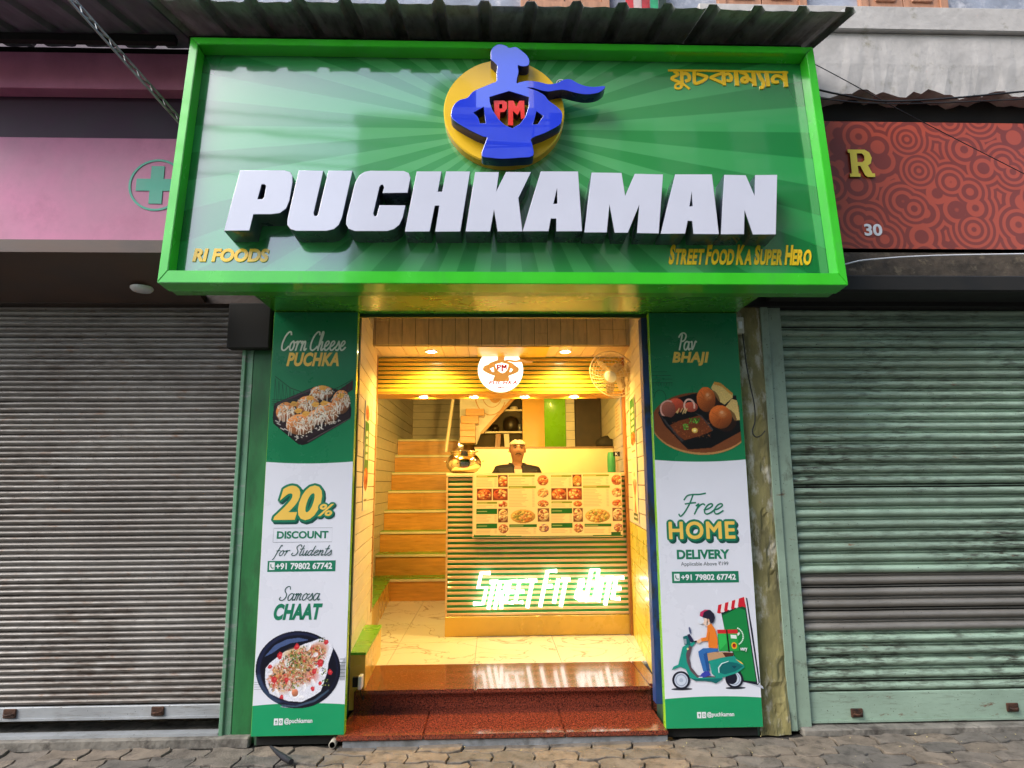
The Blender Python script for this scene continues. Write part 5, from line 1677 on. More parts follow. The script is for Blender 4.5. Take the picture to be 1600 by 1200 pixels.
    A([(370, 575), (400, 555), (425, 555), (425, 590), (390, 600)], (232, 190, 160)); A([(345, 575), (372, 568), (378, 590), (350, 592)], (30, 30, 40))
    A([(430, 330), (500, 320), (535, 350), (530, 390), (490, 412), (455, 385)], (236, 206, 188))
    A(E_(432, 345, 34, 42, 18), (222, 226, 236))
    A([(420, 300), (430, 255), (480, 228), (540, 232), (580, 275), (588, 320), (570, 370), (540, 385), (520, 350), (500, 330), (450, 310)], (36, 34, 54))
    A([(420, 300), (432, 255), (480, 228), (520, 230), (470, 255), (450, 308)], (196, 44, 90))
    A([(500, 335), (512, 335), (500, 400), (492, 400)], (28, 26, 40)); A(E_(514, 350, 12, 20, 12), (226, 180, 150))
    o = vector_art('scooter_artwork', Ls, br, YB, 0.00008)
    lettering('small_lettering', 'very', m_inkwhite, br, ox + 845 * k, ox + 925 * k, oz - 700 * kz, oz - 655 * kz, YB - 0.0068, 0.0003, 0.03)
scooter()
social(br, (Q(1.033), Q(1.083)), Z(0.112), Z(0.144), Q(1.088), Q(1.240), Z(0.113), Z(0.143))
# painted steel channels beside the opening
m_bluech = mat('blue_painted_channel', (0.016, 0.05, 0.20), 0.45, 0.3, 9, stretch=(1, 1, .4), col2=(0.02, 0.025, 0.03), mix=(0.5, 0.62))
ch = tag(empty('door_channel', (0.83, 0.05, 0.17)), 'blue painted steel door channel beside the delivery banner', 'door channel')
b = MB()
b.box(-0.008, 0.045, 0.006, 0.030, 0.0, 2.236)
b.box(-0.008, -0.003, 0.0305, 0.075, 0.0, 2.236)
b.build('channel', m_bluech, ch, bevel=0.001)
ch = tag(empty('door_channel', (-0.93, 0.05, 0.38)), 'dark thin door channel beside the discount banner', 'door channel')
MB().box(0.0, 0.034, 0.006, 0.02, 0.0, 2.02).build('channel', mat('dark_channel', (0.03, 0.05, 0.02), 0.5, 0.2), ch, bevel=0.001)

# ---------------------------------------------------------------- lit lamps
WARM = (1.0, 0.645, 0.15)
def downlight(label, x, y, z, energy, r=0.055, group='recessed downlights', tilt=(0, 0, 0), spot=150):
    t = tag(empty('downlight', (x, y, z)), label, 'downlight', group)
    b = MB()
    b.lathe([(r * .72, -0.001), (r, -0.001), (r * 1.04, -0.006), (r * .95, -0.010), (r * .74, -0.006), (r * .72, -0.001)], 28)
    b.build('rim', m_inkwhite, t)
    b = MB()
    b.lathe([(0.0, -0.005), (r * .73, -0.005), (r * .73, -0.001)], 28)
    b.build('diffuser', mat_emit('lamp_diffuser', (1.0, 0.86, 0.55), 26.0), t)
    ld = bpy.data.lights.new('lamp', 'SPOT')
    ld.energy = energy
    ld.color = WARM
    ld.spot_size = R(spot)
    ld.spot_blend = 0.9
    ld.shadow_soft_size = r * .7
    lo = bpy.data.objects.new('lamp', ld)
    COL.objects.link(lo)
    lo.parent = t
    lo.location = (0, 0, -0.02)
    lo.rotation_euler = tilt
    return t
E_PORCH, E_HEAD = 70.0, 52.0
downlight('left of two downlights in the boarded porch ceiling', -0.595, 1.36, 2.473, E_PORCH)
downlight('right of two downlights in the boarded porch ceiling', 0.508, 1.36, 2.473, E_PORCH)
for x, w in ((-0.70, 'first'), (-0.257, 'second'), (0.188, 'third'), (0.623, 'fourth')):
    downlight('%s downlight from the left under the slatted header' % w, x, 1.765, 2.155, E_HEAD, 0.05, tilt=(R(84), 0, 0), spot=112)

# ---------------------------------------------------------------- counter
ct = tag(empty('serving_counter', (0.285, 1.64, ZF)), 'serving counter faced with tan slats over green, bearing the menu', 'counter')
CX0, CX1, CH = -0.765, 0.765, 1.305
MB().box(CX0, CX1, 0.016, 0.42, 0.10, CH - 0.028).build('counter_body', m_slatgreen, ct)
MB().box(CX0 - 0.004, CX1, -0.004, 0.43, CH - 0.0275, CH).build('counter_top', m_nosing, ct, bevel=0.004)
MB().box(CX0 - 0.002, CX1, -0.006, 0.015, 0.002, 0.155).build('kickboard', m_yellow, ct, bevel=0.003)
sm = MB().box(CX0, CX1, 0.0075, 0.0155, 0, 0.0205).mesh('slat', m_slat)
bevel_mesh(sm, 0.002)
z = 0.160
while z < CH - 0.05:
    obj('slat', sm, ct, (0, RNG.uniform(-.0008, .0008), z))
    z += 0.0418
MB().box(CX0 - 0.0015, CX0 + 0.012, -0.0035, 0.0155, 0.157, CH - 0.03).build('end_post', m_slat, ct)

# menu
def menu_picture():
    W, Hh = 310, 130
    cream = (246, 226, 186)
    P = Paint(W, Hh, cream)
    s = W / 1420.0
    sx = lambda x: (x - 52) * s
    sy = lambda y: (y - 30) * s
    grn, grn2, tx = (30, 110, 44), (130, 150, 40), (150, 128, 92)
    def rows(x0, x1, y0, y1, step=14):
        y = y0
        while y < y1:
            P.line(sx(x0), sy(y), sx(x0 + (x1 - x0) * P.r.uniform(.45, .8)), sy(y), 1.0, tx, .5)
            P.line(sx(x1 - 22), sy(y), sx(x1 - 4), sy(y), 1.0, tx, .5)
            y += step
    def bar(x0, x1, y0, y1, c=grn):
        P.poly([(sx(x0), sy(y0)), (sx(x1), sy(y0)), (sx(x1), sy(y1)), (sx(x0), sy(y1))], c)
        P.line(sx(x0 + 10), sy((y0 + y1) / 2), sx(x0 + (x1 - x0) * .5), sy((y0 + y1) / 2), 1.4, (250, 230, 180), .8)
    red = [(186, 70, 40), (224, 160, 90), (240, 206, 140), (150, 46, 30), (206, 110, 60), (250, 226, 180)]
    pale = [(240, 220, 180), (226, 180, 130), (200, 130, 90), (236, 206, 160), (160, 80, 60)]
    def dish(x0, y0, x1, y1, base, dots, bg=None, n=26):
        food(P, sx(x0), sy(y0), sx(x1), sy(y1), base, dots, n, 1.2, 3.4, bg)
    for ox, pal in ((0, red), (712, red)):
        bar(85 + ox, 285 + ox, 48, 66, grn2); rows(85 + ox, 280 + ox, 80, 160)
        dish(292 + ox, 46, 382 + ox, 158, (214, 140, 70), pal, (110, 60, 30))
        dish(88 + ox, 172, 232 + ox, 282, (210, 110, 60), pal, (120, 56, 30), 40)
        dish(242 + ox, 172, 382 + ox, 282, (200, 96, 60), pal, (130, 60, 36), 40)
        bar(88 + ox, 282 + ox, 296, 316, grn2); rows(88 + ox, 280 + ox, 328, 350)
        dish(292 + ox, 290, 382 + ox, 350, (206, 130, 80), pal)
        dish(292 + ox, 358, 384 + ox, 486, (226, 190, 150), pale, (110, 60, 40))
        bar(84 + ox, 282 + ox, 360, 410); rows(84 + ox, 280 + ox, 424, 484)
        bar(84 + ox, 282 + ox, 496, 544); rows(84 + ox, 280 + ox, 556, 596)
        dish(292 + ox, 500, 388 + ox, 592, (180, 80, 70), pale)
        bar(392 + ox, 645 + ox, 46, 64, grn2); rows(395 + ox, 640 + ox, 78, 146)
        bar(392 + ox, 650 + ox, 150, 172, grn2); rows(395 + ox, 640 + ox, 186, 350)
        dish(400 + ox, 362, 652 + ox, 504, (216, 170, 100), [(226, 190, 110), (190, 120, 60), (240, 214, 150), (150, 150, 70), (206, 140, 90)], None, 130)
        bar(396 + ox, 655 + ox, 508, 534); rows(396 + ox, 650 + ox, 546, 592)
        dish(664 + ox, 42, 776 + ox, 152, (196, 110, 70), pal, None)
        dish(664 + ox, 168, 776 + ox, 262, (210, 150, 100), pale)
        dish(664 + ox, 280, 776 + ox, 350, (200, 120, 90), pal)
        dish(668 + ox, 362, 774 + ox, 482, (232, 206, 170), pale, (120, 78, 60))
        dish(674 + ox, 504, 774 + ox, 586, (150, 100, 130), pale)
    P.poly([(sx(60), sy(600)), (sx(640), sy(618)), (sx(1470), sy(612)), (sx(1470), sy(632)), (sx(56), sy(634))], (40, 120, 60))
    P.poly([(sx(1360), sy(586)), (sx(1452), sy(586)), (sx(1452), sy(612)), (sx(1360), sy(612))], (24, 90, 50))
    return P
mn = tag(empty('menu_board', (-0.262, 1.632, 0.955)), 'cream menu poster with rows of dish photographs on the counter front', 'menu')
MB().box(0, 1.252, -0.012, 0.002, 0, 0.53).build('board', mat('menu_paper', (0.80, 0.66, 0.44), 0.45, 0.04), mn)
picture('menu_print', menu_picture(), mn, 0.006, 1.246, 0.006, 0.524, -0.0128, m=mat_print('menu_ink', 0.4, 0.1))

# illuminated lettering
ns = tag(empty('illuminated_lettering', (0.36, 1.60, 0.42)), 'glowing white slanted lettering on the counter front', 'light sign')
m_neon = mat_emit('lit_letter_face', (0.93, 1.0, 0.95), 1.5)
BLOCK = {'S': [[(1, 1), (0, 1), (0, .52), (1, .52), (1, 0), (-.05, 0)]], 'T': [[(0, 1), (1, 1)], [(.5, 1), (.5, -.22)]],
         'R': [[(0, -.22), (0, 1), (.95, 1), (.95, .5), (.1, .5)], [(.5, .5), (.95, -.22)]], 'E': [[(1, 1), (0, 1), (0, 0), (1, 0)], [(0, .5), (.85, .5)]],
         'F': [[(0, -.2), (0, 1), (1, 1)], [(0, .5), (.8, .5)]], 'I': [[(.5, 1), (.5, -.05)]], 'B': [[(0, 0), (0, 1), (.85, 1), (.95, .55), (.1, .53)], [(.6, .53), (1, .45), (.95, 0), (0, 0)]],
         '&': [[(1, .35), (.55, 0), (.05, .12), (.1, .42), (.7, .72), (.6, 1), (.2, .95), (.25, .7), (1, 0)]]}
edge_m = mat_emit('lit_letter_edge', (0.88, 1.0, 0.92), 0.9)
x, lay_ = 0.0, []
for w_ in ('STREET', 'FIT', '&BITE'):
    for i, c in enumerate(w_):
        big = (i == 0 and c != '&') or (c == 'B')
        wd = 0.35 if c == 'I' else (1.15 if big else .92)
        lay_.append((c, x, wd, 0.235 if big else 0.165))
        x += wd + (.42 if c != '&' else .6)
    x += .95
kx_ = 1.17 / (x - 1.4)
for c, xx, wd, h_ in lay_:
    b = MB()
    for k_, st_ in enumerate(BLOCK[c]):
        p_ = [(-0.60 + (xx + q_[0] * wd) * kx_ + q_[1] * h_ * .24, 0.035 + q_[1] * (h_ if q_[1] >= 0 else .165)) for q_ in st_]
        ribbon(b, p_, 0.029, 0.0, 0.026 + .0004 * k_)
    o_ = b.build('glowing_letter', [m_neon, edge_m], ns, rot=(0, -R(1.2), 0))
    for pl in o_.data.polygons:
        pl.material_index = 0 if abs(pl.normal.y) > .8 else 1

# round lit logo on the header
lb = tag(empty('round_light_box', (-0.026, 1.595, 2.352)), 'round white lit logo box on the slatted header', 'light box')
rad = 0.192
tz = 0.119
a0 = math.asin(tz / rad)
pts = [(rad * math.cos(t_), rad * math.sin(t_)) for t_ in np.linspace(math.pi - a0, 2 * math.pi + a0, 48)]
me = curve_mesh([pts], 0.055)
two_tone(me, mat_emit('logo_face', (1.0, 0.98, 0.92), 0.9), m_inkwhite)
obj('face', me, lb, (0, 0.01, 0))
mx = EMBLEM_FIGURE
ksc = 0.192 / 0.37
def small(lp):
    o_ = [((p[0] + 0.02) * ksc * 0.98, (p[1] - 0.98) * 0.385 + 0.006) for p in lp]
    top, r_ = tz - 0.004, []
    for i in range(len(o_)):                       # trim at the flat top of the box
        p, q = o_[i], o_[(i + 1) % len(o_)]
        if p[1] <= top: r_.append(p)
        if (p[1] <= top) != (q[1] <= top):
            t_ = (top - p[1]) / (q[1] - p[1])
            r_.append((p[0] + (q[0] - p[0]) * t_, top))
    return r_
me = curve_mesh([small(catmull(mx[0] + mx[0][:1], 2)[:-1])] + [small(h) for h in mx[1:]], 0.003)
me.materials.append(mat('tan_logo_vinyl', (0.70, 0.40, 0.13), 0.4, 0.05, emit=(0.70, 0.38, 0.10), estr=0.22))
obj('figure', me, lb, (0, -0.0465, 0))
for lp in ([EMBLEM_LETTERS[0], EMBLEM_LETTERS[1]], [EMBLEM_LETTERS[2]]):
    me = curve_mesh([small(l) for l in lp], 0.003)
    me.materials.append(m_red)
    obj('logo_letter', me, lb, (0, -0.0465, 0))
lettering('logo_lettering', 'PUCHKA', m_red, lb, -0.10, 0.140, -0.126, -0.092, -0.0465, 0.003, 0.03, 0.2, None, 1.1)
lettering('logo_lettering', 'MAN', m_red, lb, -0.022, 0.062, -0.158, -0.141, -0.0465, 0.003, 0.03, 0.1)

# brass pot on the counter end
pot = tag(empty('brass_pot', (-0.345, 1.80, ZF + CH + 0.001)), 'round polished brass pot standing on the left end of the counter', 'pot')
m_brass = mat('polished_brass', (0.86, 0.70, 0.42), 0.10, 0.06, 12, metal=1.0, rvar=0.05, bump=0.15, bscale=14)
b = MB()
b.lathe([(0.0, 0.0), (0.085, 0.0), (0.118, 0.018), (0.148, 0.055), (0.155, 0.085), (0.146, 0.120), (0.122, 0.150), (0.104, 0.164), (0.102, 0.172), (0.112, 0.180), (0.128, 0.188), (0.130, 0.193),
         (0.122, 0.192), (0.104, 0.180), (0.097, 0.170), (0.112, 0.148), (0.140, 0.10), (0.13, 0.05), (0.08, 0.01), (0.0, 0.008)], 40)
b.build('vessel', m_brass, pot)
for s in (-1, 1):
    b = MB()
    b.tube([(s * 0.150 + s * 0.022 * math.sin(t_), 0.03 * math.cos(t_), 0.10 + 0.008 * math.sin(t_)) for t_ in np.linspace(0, math.pi, 9)], 0.0045, 6)
    b.build('ring_handle', m_brass, pot)

# wall fan
fan = tag(empty('wall_fan', (0.885, 1.30, 2.27), (0, 0, R(-28))), 'wire caged wall fan high in the right corner', 'fan')
m_cage = mat('cream_fan_plastic', (0.72, 0.60, 0.42), 0.35, 0.05)
fr = 0.20
fan.rotation_euler = (R(30), 0, R(-40))
b = MB()
for rr_ in (1.0, .86, .72, .58, .44, .30):
    d_ = 0.045 * (1 - (rr_) ** 2)
    b.tube([(fr * rr_ * math.cos(t_), -d_ - .01, fr * rr_ * math.sin(t_)) for t_ in np.linspace(0, 2 * math.pi, 33)], 0.0022 if rr_ < 1 else 0.006, 5, caps=False)
for k in range(28):
    t_ = 2 * math.pi * k / 28
    b.tube([(fr * q_ * math.cos(t_ + .25 * (1 - q_)), -0.045 * (1 - q_ ** 2) - .01, fr * q_ * math.sin(t_ + .25 * (1 - q_))) for q_ in (.28, .5, .75, 1.0)], 0.0015, 4, caps=False)
for k in range(20):
    t_ = 2 * math.pi * k / 20
    b.tube([(fr * q_ * math.cos(t_), 0.05 * (1 - q_ ** 2), fr * q_ * math.sin(t_)) for q_ in (.2, .6, 1.0)], 0.0014, 4, caps=False)
b.build('cage', m_cage, fan)
b = MB()
b.lathe([(0.0, -0.062), (0.045, -0.060), (0.052, -0.052), (0.050, -0.045)], 24, (0, 0, 0), 0, 'y')
b.build('hub_badge', m_inkwhite, fan)
b = MB()
b.lathe([(0.0, 0.02), (0.05, 0.02), (0.06, 0.05), (0.055, 0.11), (0.0, 0.12)], 20, (0, 0, 0), 0, 'y')
b.box(-.02, .02, .05, .115, -.16, -.04)
b.build('motor_housing', m_cage, fan)
for k in range(3):
    b = MB()
    vs_, fs_ = [], []
    for i in range(7):
        q_ = 0.035 + (fr * .86 - .035) * i / 6
        hw = 0.5 * (0.35 + .9 * math.sin(math.pi * min(1, .25 + i / 8)))
        for j in range(4):
            an = 2.094 * k + (j / 3 - .5) * hw * 1.1 + .1 * i / 6
            vs_.append((q_ * math.cos(an), -0.015 + 0.022 * (j / 3 - .5), q_ * math.sin(an)))
    for i in range(6):
        for j in range(3):
            fs_.append((i * 4 + j, i * 4 + j + 1, i * 4 + j + 5, i * 4 + j + 4))
    b.add(vs_, fs_, 0, True)
    b.build('blade', mat('amber_fan_blade', (0.62, 0.44, 0.2), 0.3, 0.05), fan)

# ---------------------------------------------------------------- posters on the side walls
def dish_poster(P, y0, y1):
    food(P, 2, y0, P.w - 2, y1, (206, 96, 40), [(224, 130, 60), (190, 60, 30), (240, 180, 90), (160, 40, 24)], 46, 1.2, 3)
def poster(name, label, p0, p1, z0, z1, P):
    d = Vector((p1[0] - p0[0], p1[1] - p0[1]))
    t = tag(empty(name, (p0[0], p0[1], z0), (0, 0, math.atan2(d.y, d.x))), label, 'poster')
    MB().box(0, d.length, -0.004, -0.0005, 0, z1 - z0).build('sheet', m_inkwhite, t)
    picture('print', P, t, 0.003, d.length - .003, 0.003, z1 - z0 - .003, -0.0045, m=mat_print('menu_ink', 0.4, 0.1))
    return t
P = Paint(40, 110, (244, 232, 206))
P.poly([(2, 20), (38, 20), (38, 82), (2, 82)], (36, 120, 40))
for y in (30, 38, 46, 54): P.poly([(12, y), (30, y - 1), (30, y + 5), (12, y + 5)], (236, 230, 200))
dish_poster(P, 66, 92); P.line(8, 100, 32, 100, 2, (120, 100, 70))
dish_poster(P, 2, 20)
dx_, dy_ = (-1.085 + 0.972) / 1.255, 1.0
on_l = lambda y: (-0.972 + (-1.085 + 0.972) * (y - .385) / 1.255 + 0.0145, y)
on_r = lambda y: (0.925 + (1.06 - 0.925) * (y - .385) / 1.255 - 0.0145, y)
poster('wall_poster', 'narrow green food poster on the left wall near the banner', on_l(0.70), on_l(0.98), 1.22, 1.98, P)
P = Paint(40, 110, (244, 232, 206))
P.poly([(2, 2), (38, 2), (38, 84), (2, 84)], (36, 120, 40))
for y in (20, 32, 44, 56): P.poly([(10, y), (30, y - 1), (30, y + 7), (10, y + 7)], (236, 226, 180))
dish_poster(P, 64, 90); P.line(8, 99, 32, 99, 3, (150, 110, 60))
poster('wall_poster', 'upper green food poster on the right wall', on_r(1.27), on_r(0.93), 1.59, 2.05, P)
P = Paint(40, 110, (250, 232, 190))
P.line(20, 12, 20, 16, 5, (190, 150, 80)); P.ell(20, 28, 7, 4, (214, 180, 110))
for a in (-.5, -.15, .3, .6):
    P.line(20, 66, 20 + 22 * math.sin(a), 66 - 28 * math.cos(a), 5, (150, 70, 30), .9)
P.ell(20, 66, 4, 4, (200, 150, 60))
for a in (-.3, .1, .4):
    P.line(20, 68, 20 + 16 * math.sin(a), 68 + 24 * math.cos(a), 5, (176, 100, 40), .9)
P.poly([(4, 94), (36, 94), (36, 106), (4, 106)], (50, 80, 40)); P.line(9, 100, 30, 100, 3, (240, 236, 220))
poster('wall_poster', 'lower poster with brown flower shape on the right wall', on_r(1.26), on_r(0.93), 1.10, 1.585, P)
P = Paint(30, 80, (248, 220, 170))
for y in range(10, 74, 8): P.line(6, y, 6 + P.r.uniform(8, 18), y, 2.4, (190, 130, 60), .7)
on_i = lambda y: (1.10 + (1.37 - 1.10) * (y - 1.72) / 2.9 - 0.0145, y)
poster('wall_notice', 'pale paper notice on the inner right wall behind the fan', on_i(2.75), on_i(2.2), 1.86, 2.20, P)

# ---------------------------------------------------------------- things behind the counter
m_cream = mat('cream_laminate', (0.72, 0.55, 0.32), 0.4, 0.06, 3)
hw_ = tag(empty('half_wall', (0.5, 3.0, ZF)), 'cream half wall behind the man with a dark ledge on top', 'partition')
MB().box(-0.78, 0.70, 0, 0.08, 0, 1.585).build('panel', m_cream, hw_)
MB().box(-0.79, 0.705, -0.01, 0.12, 1.5855, 1.605).build('capping', mat('dark_wood_cap', (0.16, 0.085, 0.03), 0.5), hw_)
# column panels
pn = tag(empty('back_partition', (0.6, 4.5, ZF)), 'yellow and lime green partition panels at the back of the shop', 'partition')
MB().box(-0.30, -0.012, 0, 0.05, 0, 2.9).build('yellow_panel', mat('amber_panel', (0.86, 0.42, 0.02), 0.35, 0.05), pn)
b = MB()
for i in range(9):
    a, c = -0.011 + i * 0.031, -0.011 + (i + 1) * 0.031
    yy = lambda x: -0.03 * math.sin((x + 0.011) / 0.28 * math.pi)
    b.add([(a, yy(a), 1.68), (c, yy(c), 1.68), (c, yy(c), 2.9), (a, yy(a), 2.9), (a, .05, 1.68), (c, .05, 1.68), (c, .05, 2.9), (a, .05, 2.9)],
          [(0, 1, 2, 3), (4, 7, 6, 5), (0, 4, 5, 1), (3, 2, 6, 7)], 0, True)
b.build('green_panel', mat('lime_panel', (0.30, 0.76, 0.03), 0.3, 0.04, coat=.3), pn)
MB().box(0.271, 0.385, -0.02, 0.05, 0, 2.9).build('plank_post', m_plank, pn)
for k in range(24):
    box('plank_joint', m_groove, 0.270, 0.386, -0.0215, -0.0202, 0.1 + k * .12, 0.104 + k * .12, pn)
# dark doorway unit
dw = tag(empty('dark_cabinet', (1.16, 4.55, ZF)), 'tall dark cabinet in the back right corner', 'cabinet')
MB().box(-0.17, 0.19, 0, 0.4, 0, 2.8).build('carcass', mat('dark_brown_cabinet', (0.05, 0.026, 0.010), 0.45, 0.25), dw)
MB().box(-0.16, 0.18, -0.02, -0.001, 0.02, 2.78).build('door', mat('dark_brown_cabinet', (0.05, 0.026, 0.010), 0.45, 0.25), dw, bevel=0.004)
bg = tag(empty('black_bag', (1.17, 3.14, ZF + 1.606)), 'dark bundle lying on the ledge in front of the cabinet', 'bag')
b = MB()
b.lathe([(0.0, 0.0), (0.10, 0.0), (0.115, 0.04), (0.10, 0.08), (0.06, 0.11), (0.02, 0.125), (0.0, 0.127)], 16)
b.v = [(x * (1.2 + .2 * math.sin(3 * y * 20)), y * .4, z * (1 - .25 * (x > 0))) for x, y, z in b.v]
b.build('bundle', mat('black_cloth', (0.02, 0.014, 0.008), 0.8, 0.3), bg)
# green flask and small sign
gb = tag(empty('green_container', (1.10, 2.62, ZF + 1.14)), 'green plastic container standing at the right end behind the counter', 'container')
b = MB()
b.lathe([(0.0, 0.0), (0.038, 0.0), (0.042, 0.01), (0.042, 0.34), (0.036, 0.375), (0.03, 0.385), (0.0, 0.387)], 20)
b.build('container_body', mat('green_plastic', (0.06, 0.36, 0.12), 0.4, 0.06), gb)
MB().box(-0.05, 0.05, -0.05, 0.05, -0.012, -0.001).build('container_base', m_inkdark, gb)
sh_ = tag(empty('side_shelf', (1.10, 2.62, ZF)), 'narrow side stand under the green container behind the counter', 'stand')
MB().box(-0.055, 0.055, -0.055, 0.055, 0.0, 1.126).build('stand_body', m_cream, sh_)
kn = tag(empty('small_black_sign', (1.155, 2.45, 1.655), (0, 0, 0)), 'small black sign with white letter K by the right wall', 'sign')
MB().box(-0.065, 0.0, 0, 0.006, 0, 0.045).build('plate', m_dark, kn)
lettering('letter', 'K', m_inkwhite, kn, -0.046, -0.018, 0.008, 0.037, -0.0005, 0.001, 0.03)
MB().box(-0.002, 0.0005, 0.0065, 0.02, 0, 0.045).build('bracket', m_dark, kn)

# upper stair flight and the shelf nook under it
uf = tag(empty('upper_stair_flight', (0.0, 4.42, ZF)), 'cream sloping underside of an upper stair flight at the back', 'staircase')
poly_ = [(-0.52, 1.72), (-0.30, 1.72), (-0.245, 1.87), (0.20, 2.37), (0.60, 2.80), (-0.52, 2.80)]
me = curve_mesh([poly_], 0.08)
me.materials.append(m_plank)
obj('stringer_wall', me, uf, (0, 0.06, 0))
MB().add([(-0.262, -0.045, 1.86), (-0.215, -0.045, 1.86), (0.65, -0.045, 2.80), (0.585, -0.045, 2.80), (-0.262, .06, 1.86), (-0.215, .06, 1.86), (0.65, .06, 2.80), (0.585, .06, 2.80)],
         [(0, 1, 2, 3), (4, 7, 6, 5), (0, 4, 5, 1), (1, 5, 6, 2), (2, 6, 7, 3), (3, 7, 4, 0)]).build('edge_board', m_wood, uf)
mb = MB()
ribbon(mb, [(-0.12 + .20 * math.cos(a), 2.36 + .26 * math.sin(a)) for a in np.linspace(2.9, 5.9, 22)], 0.012, -0.021, 0.004)
ribbon(mb, [(-0.10 + .13 * math.cos(a), 2.38 + .18 * math.sin(a)) for a in np.linspace(2.6, 6.4, 20)], 0.008, -0.021, 0.004)
ribbon(mb, [(-0.06 + .06 * math.cos(a), 2.36 + .08 * math.sin(a)) for a in np.linspace(0, 6.28, 18)], 0.05, -0.021, 0.004)
mb.build('painted_spiral', m_wood, uf)
for i, (a, c, z0_, z1_) in enumerate(((-.50, -.31, 1.72, 1.80), (-.50, -.31, 1.802, 1.88), (-.50, -.31, 1.882, 1.96), (-.49, -.27, 1.962, 2.06), (-.43, -.20, 2.062, 2.15))):
    MB().box(a, c, -0.30, -0.0205, z0_, z1_).build('stair_block', m_wood, uf, bevel=0.003)
mb = MB()
mb.tube([(-0.66, -0.5, 1.60), (-0.53, -0.42, 2.70)], 0.022, 8)
mb.build('sloping_post', m_nosing, uf)
nk = tag(empty('shelf_unit', (0.05, 4.62, ZF)), 'dark shelf nook with two white shelves under the sloping stair', 'shelf')
MB().box(-0.40, 0.245, 0.10, 0.13, 0, 2.85).build('back_panel', mat('dark_nook', (0.07, 0.045, 0.015), 0.7, 0.2), nk)
for z_ in (1.875, 2.165):
    MB().box(-0.30, 0.245, -0.10, 0.0995, z_, z_ + .022).build('shelf_board', m_nosing, nk)
m_darkpot = mat('dark_cookware', (0.035, 0.022, 0.010), 0.35, 0.2, metal=.3)
def jar(label, x, y, z, prof, m, cat='pot'):
    b = MB()
    b.lathe(prof, 18)
    return tag(b.build('cooking_pot' if cat == 'pot' else cat.replace(' ', '_'), m, None, (x, y, z)), label, cat)
jar('big dark cooking pot on the lower nook shelf', 0.15, 4.60, ZF + 1.8975, [(0, 0), (.08, 0), (.10, .03), (.105, .12), (.085, .18), (.03, .205), (0, .21)], m_darkpot)
jar('small dark pot at the left of the lower nook shelf', -0.06, 4.60, ZF + 1.8975, [(0, 0), (.05, 0), (.055, .05), (.04, .09), (0, .1)], m_darkpot)
jar('steel tumbler beside the big pot in the nook', 0.265, 4.59, ZF + 1.8975, [(0, 0), (.022, 0), (.028, .10), (.024, .10), (.018, .01), (0, .008)], m_steel, 'tumbler')
jar('white lidded jar on the upper nook shelf', 0.19, 4.59, ZF + 2.1875, [(0, 0), (.05, 0), (.055, .03), (.04, .045), (0, .05)], m_nosing, 'jar')
jar('pale cup on the upper nook shelf', 0.05, 4.59, ZF + 2.1875, [(0, 0), (.03, 0), (.04, .04), (.036, .04), (.025, .008), (0, .006)], m_nosing, 'cup')
for i, (x, c) in enumerate(((-0.03, m_brownwood), (0.10, m_nosing))):
    b = MB()
    b.box(-0.035, 0.035, 0, 0.012, 0, 0.18)
    tag(b.build('hanging_cloth', c, None, (x, 4.56, ZF + 1.69), (0, R(4 - 8 * i), 0), bevel=0.004), ('brown' if i == 0 else 'pale') + ' cloth hanging below the lower nook shelf', 'cloth')

# white socket by the ledge
so = tag(empty('wall_socket', (-0.890, 0.30, 0.205)), 'small white plug socket on the left pillar edge above the lower step', 'socket')
MB().box(0, 0.022, -0.03, 0.03, 0, 0.075).build('socket_plate', m_inkwhite, so, bevel=0.004)
b = MB(); b.tube(catmull([(0.012, -0.01, 0.0), (0.014, 0.02, -0.05), (0.02, 0.05, -0.08), (0.016, 0.06, -0.04)], 6), 0.003, 5)
b.build('socket_wire', m_cable, so)
MB().box(-0.035, -0.0005, -0.012, 0.012, 0.01, 0.065).build('back_box', m_dark, so)

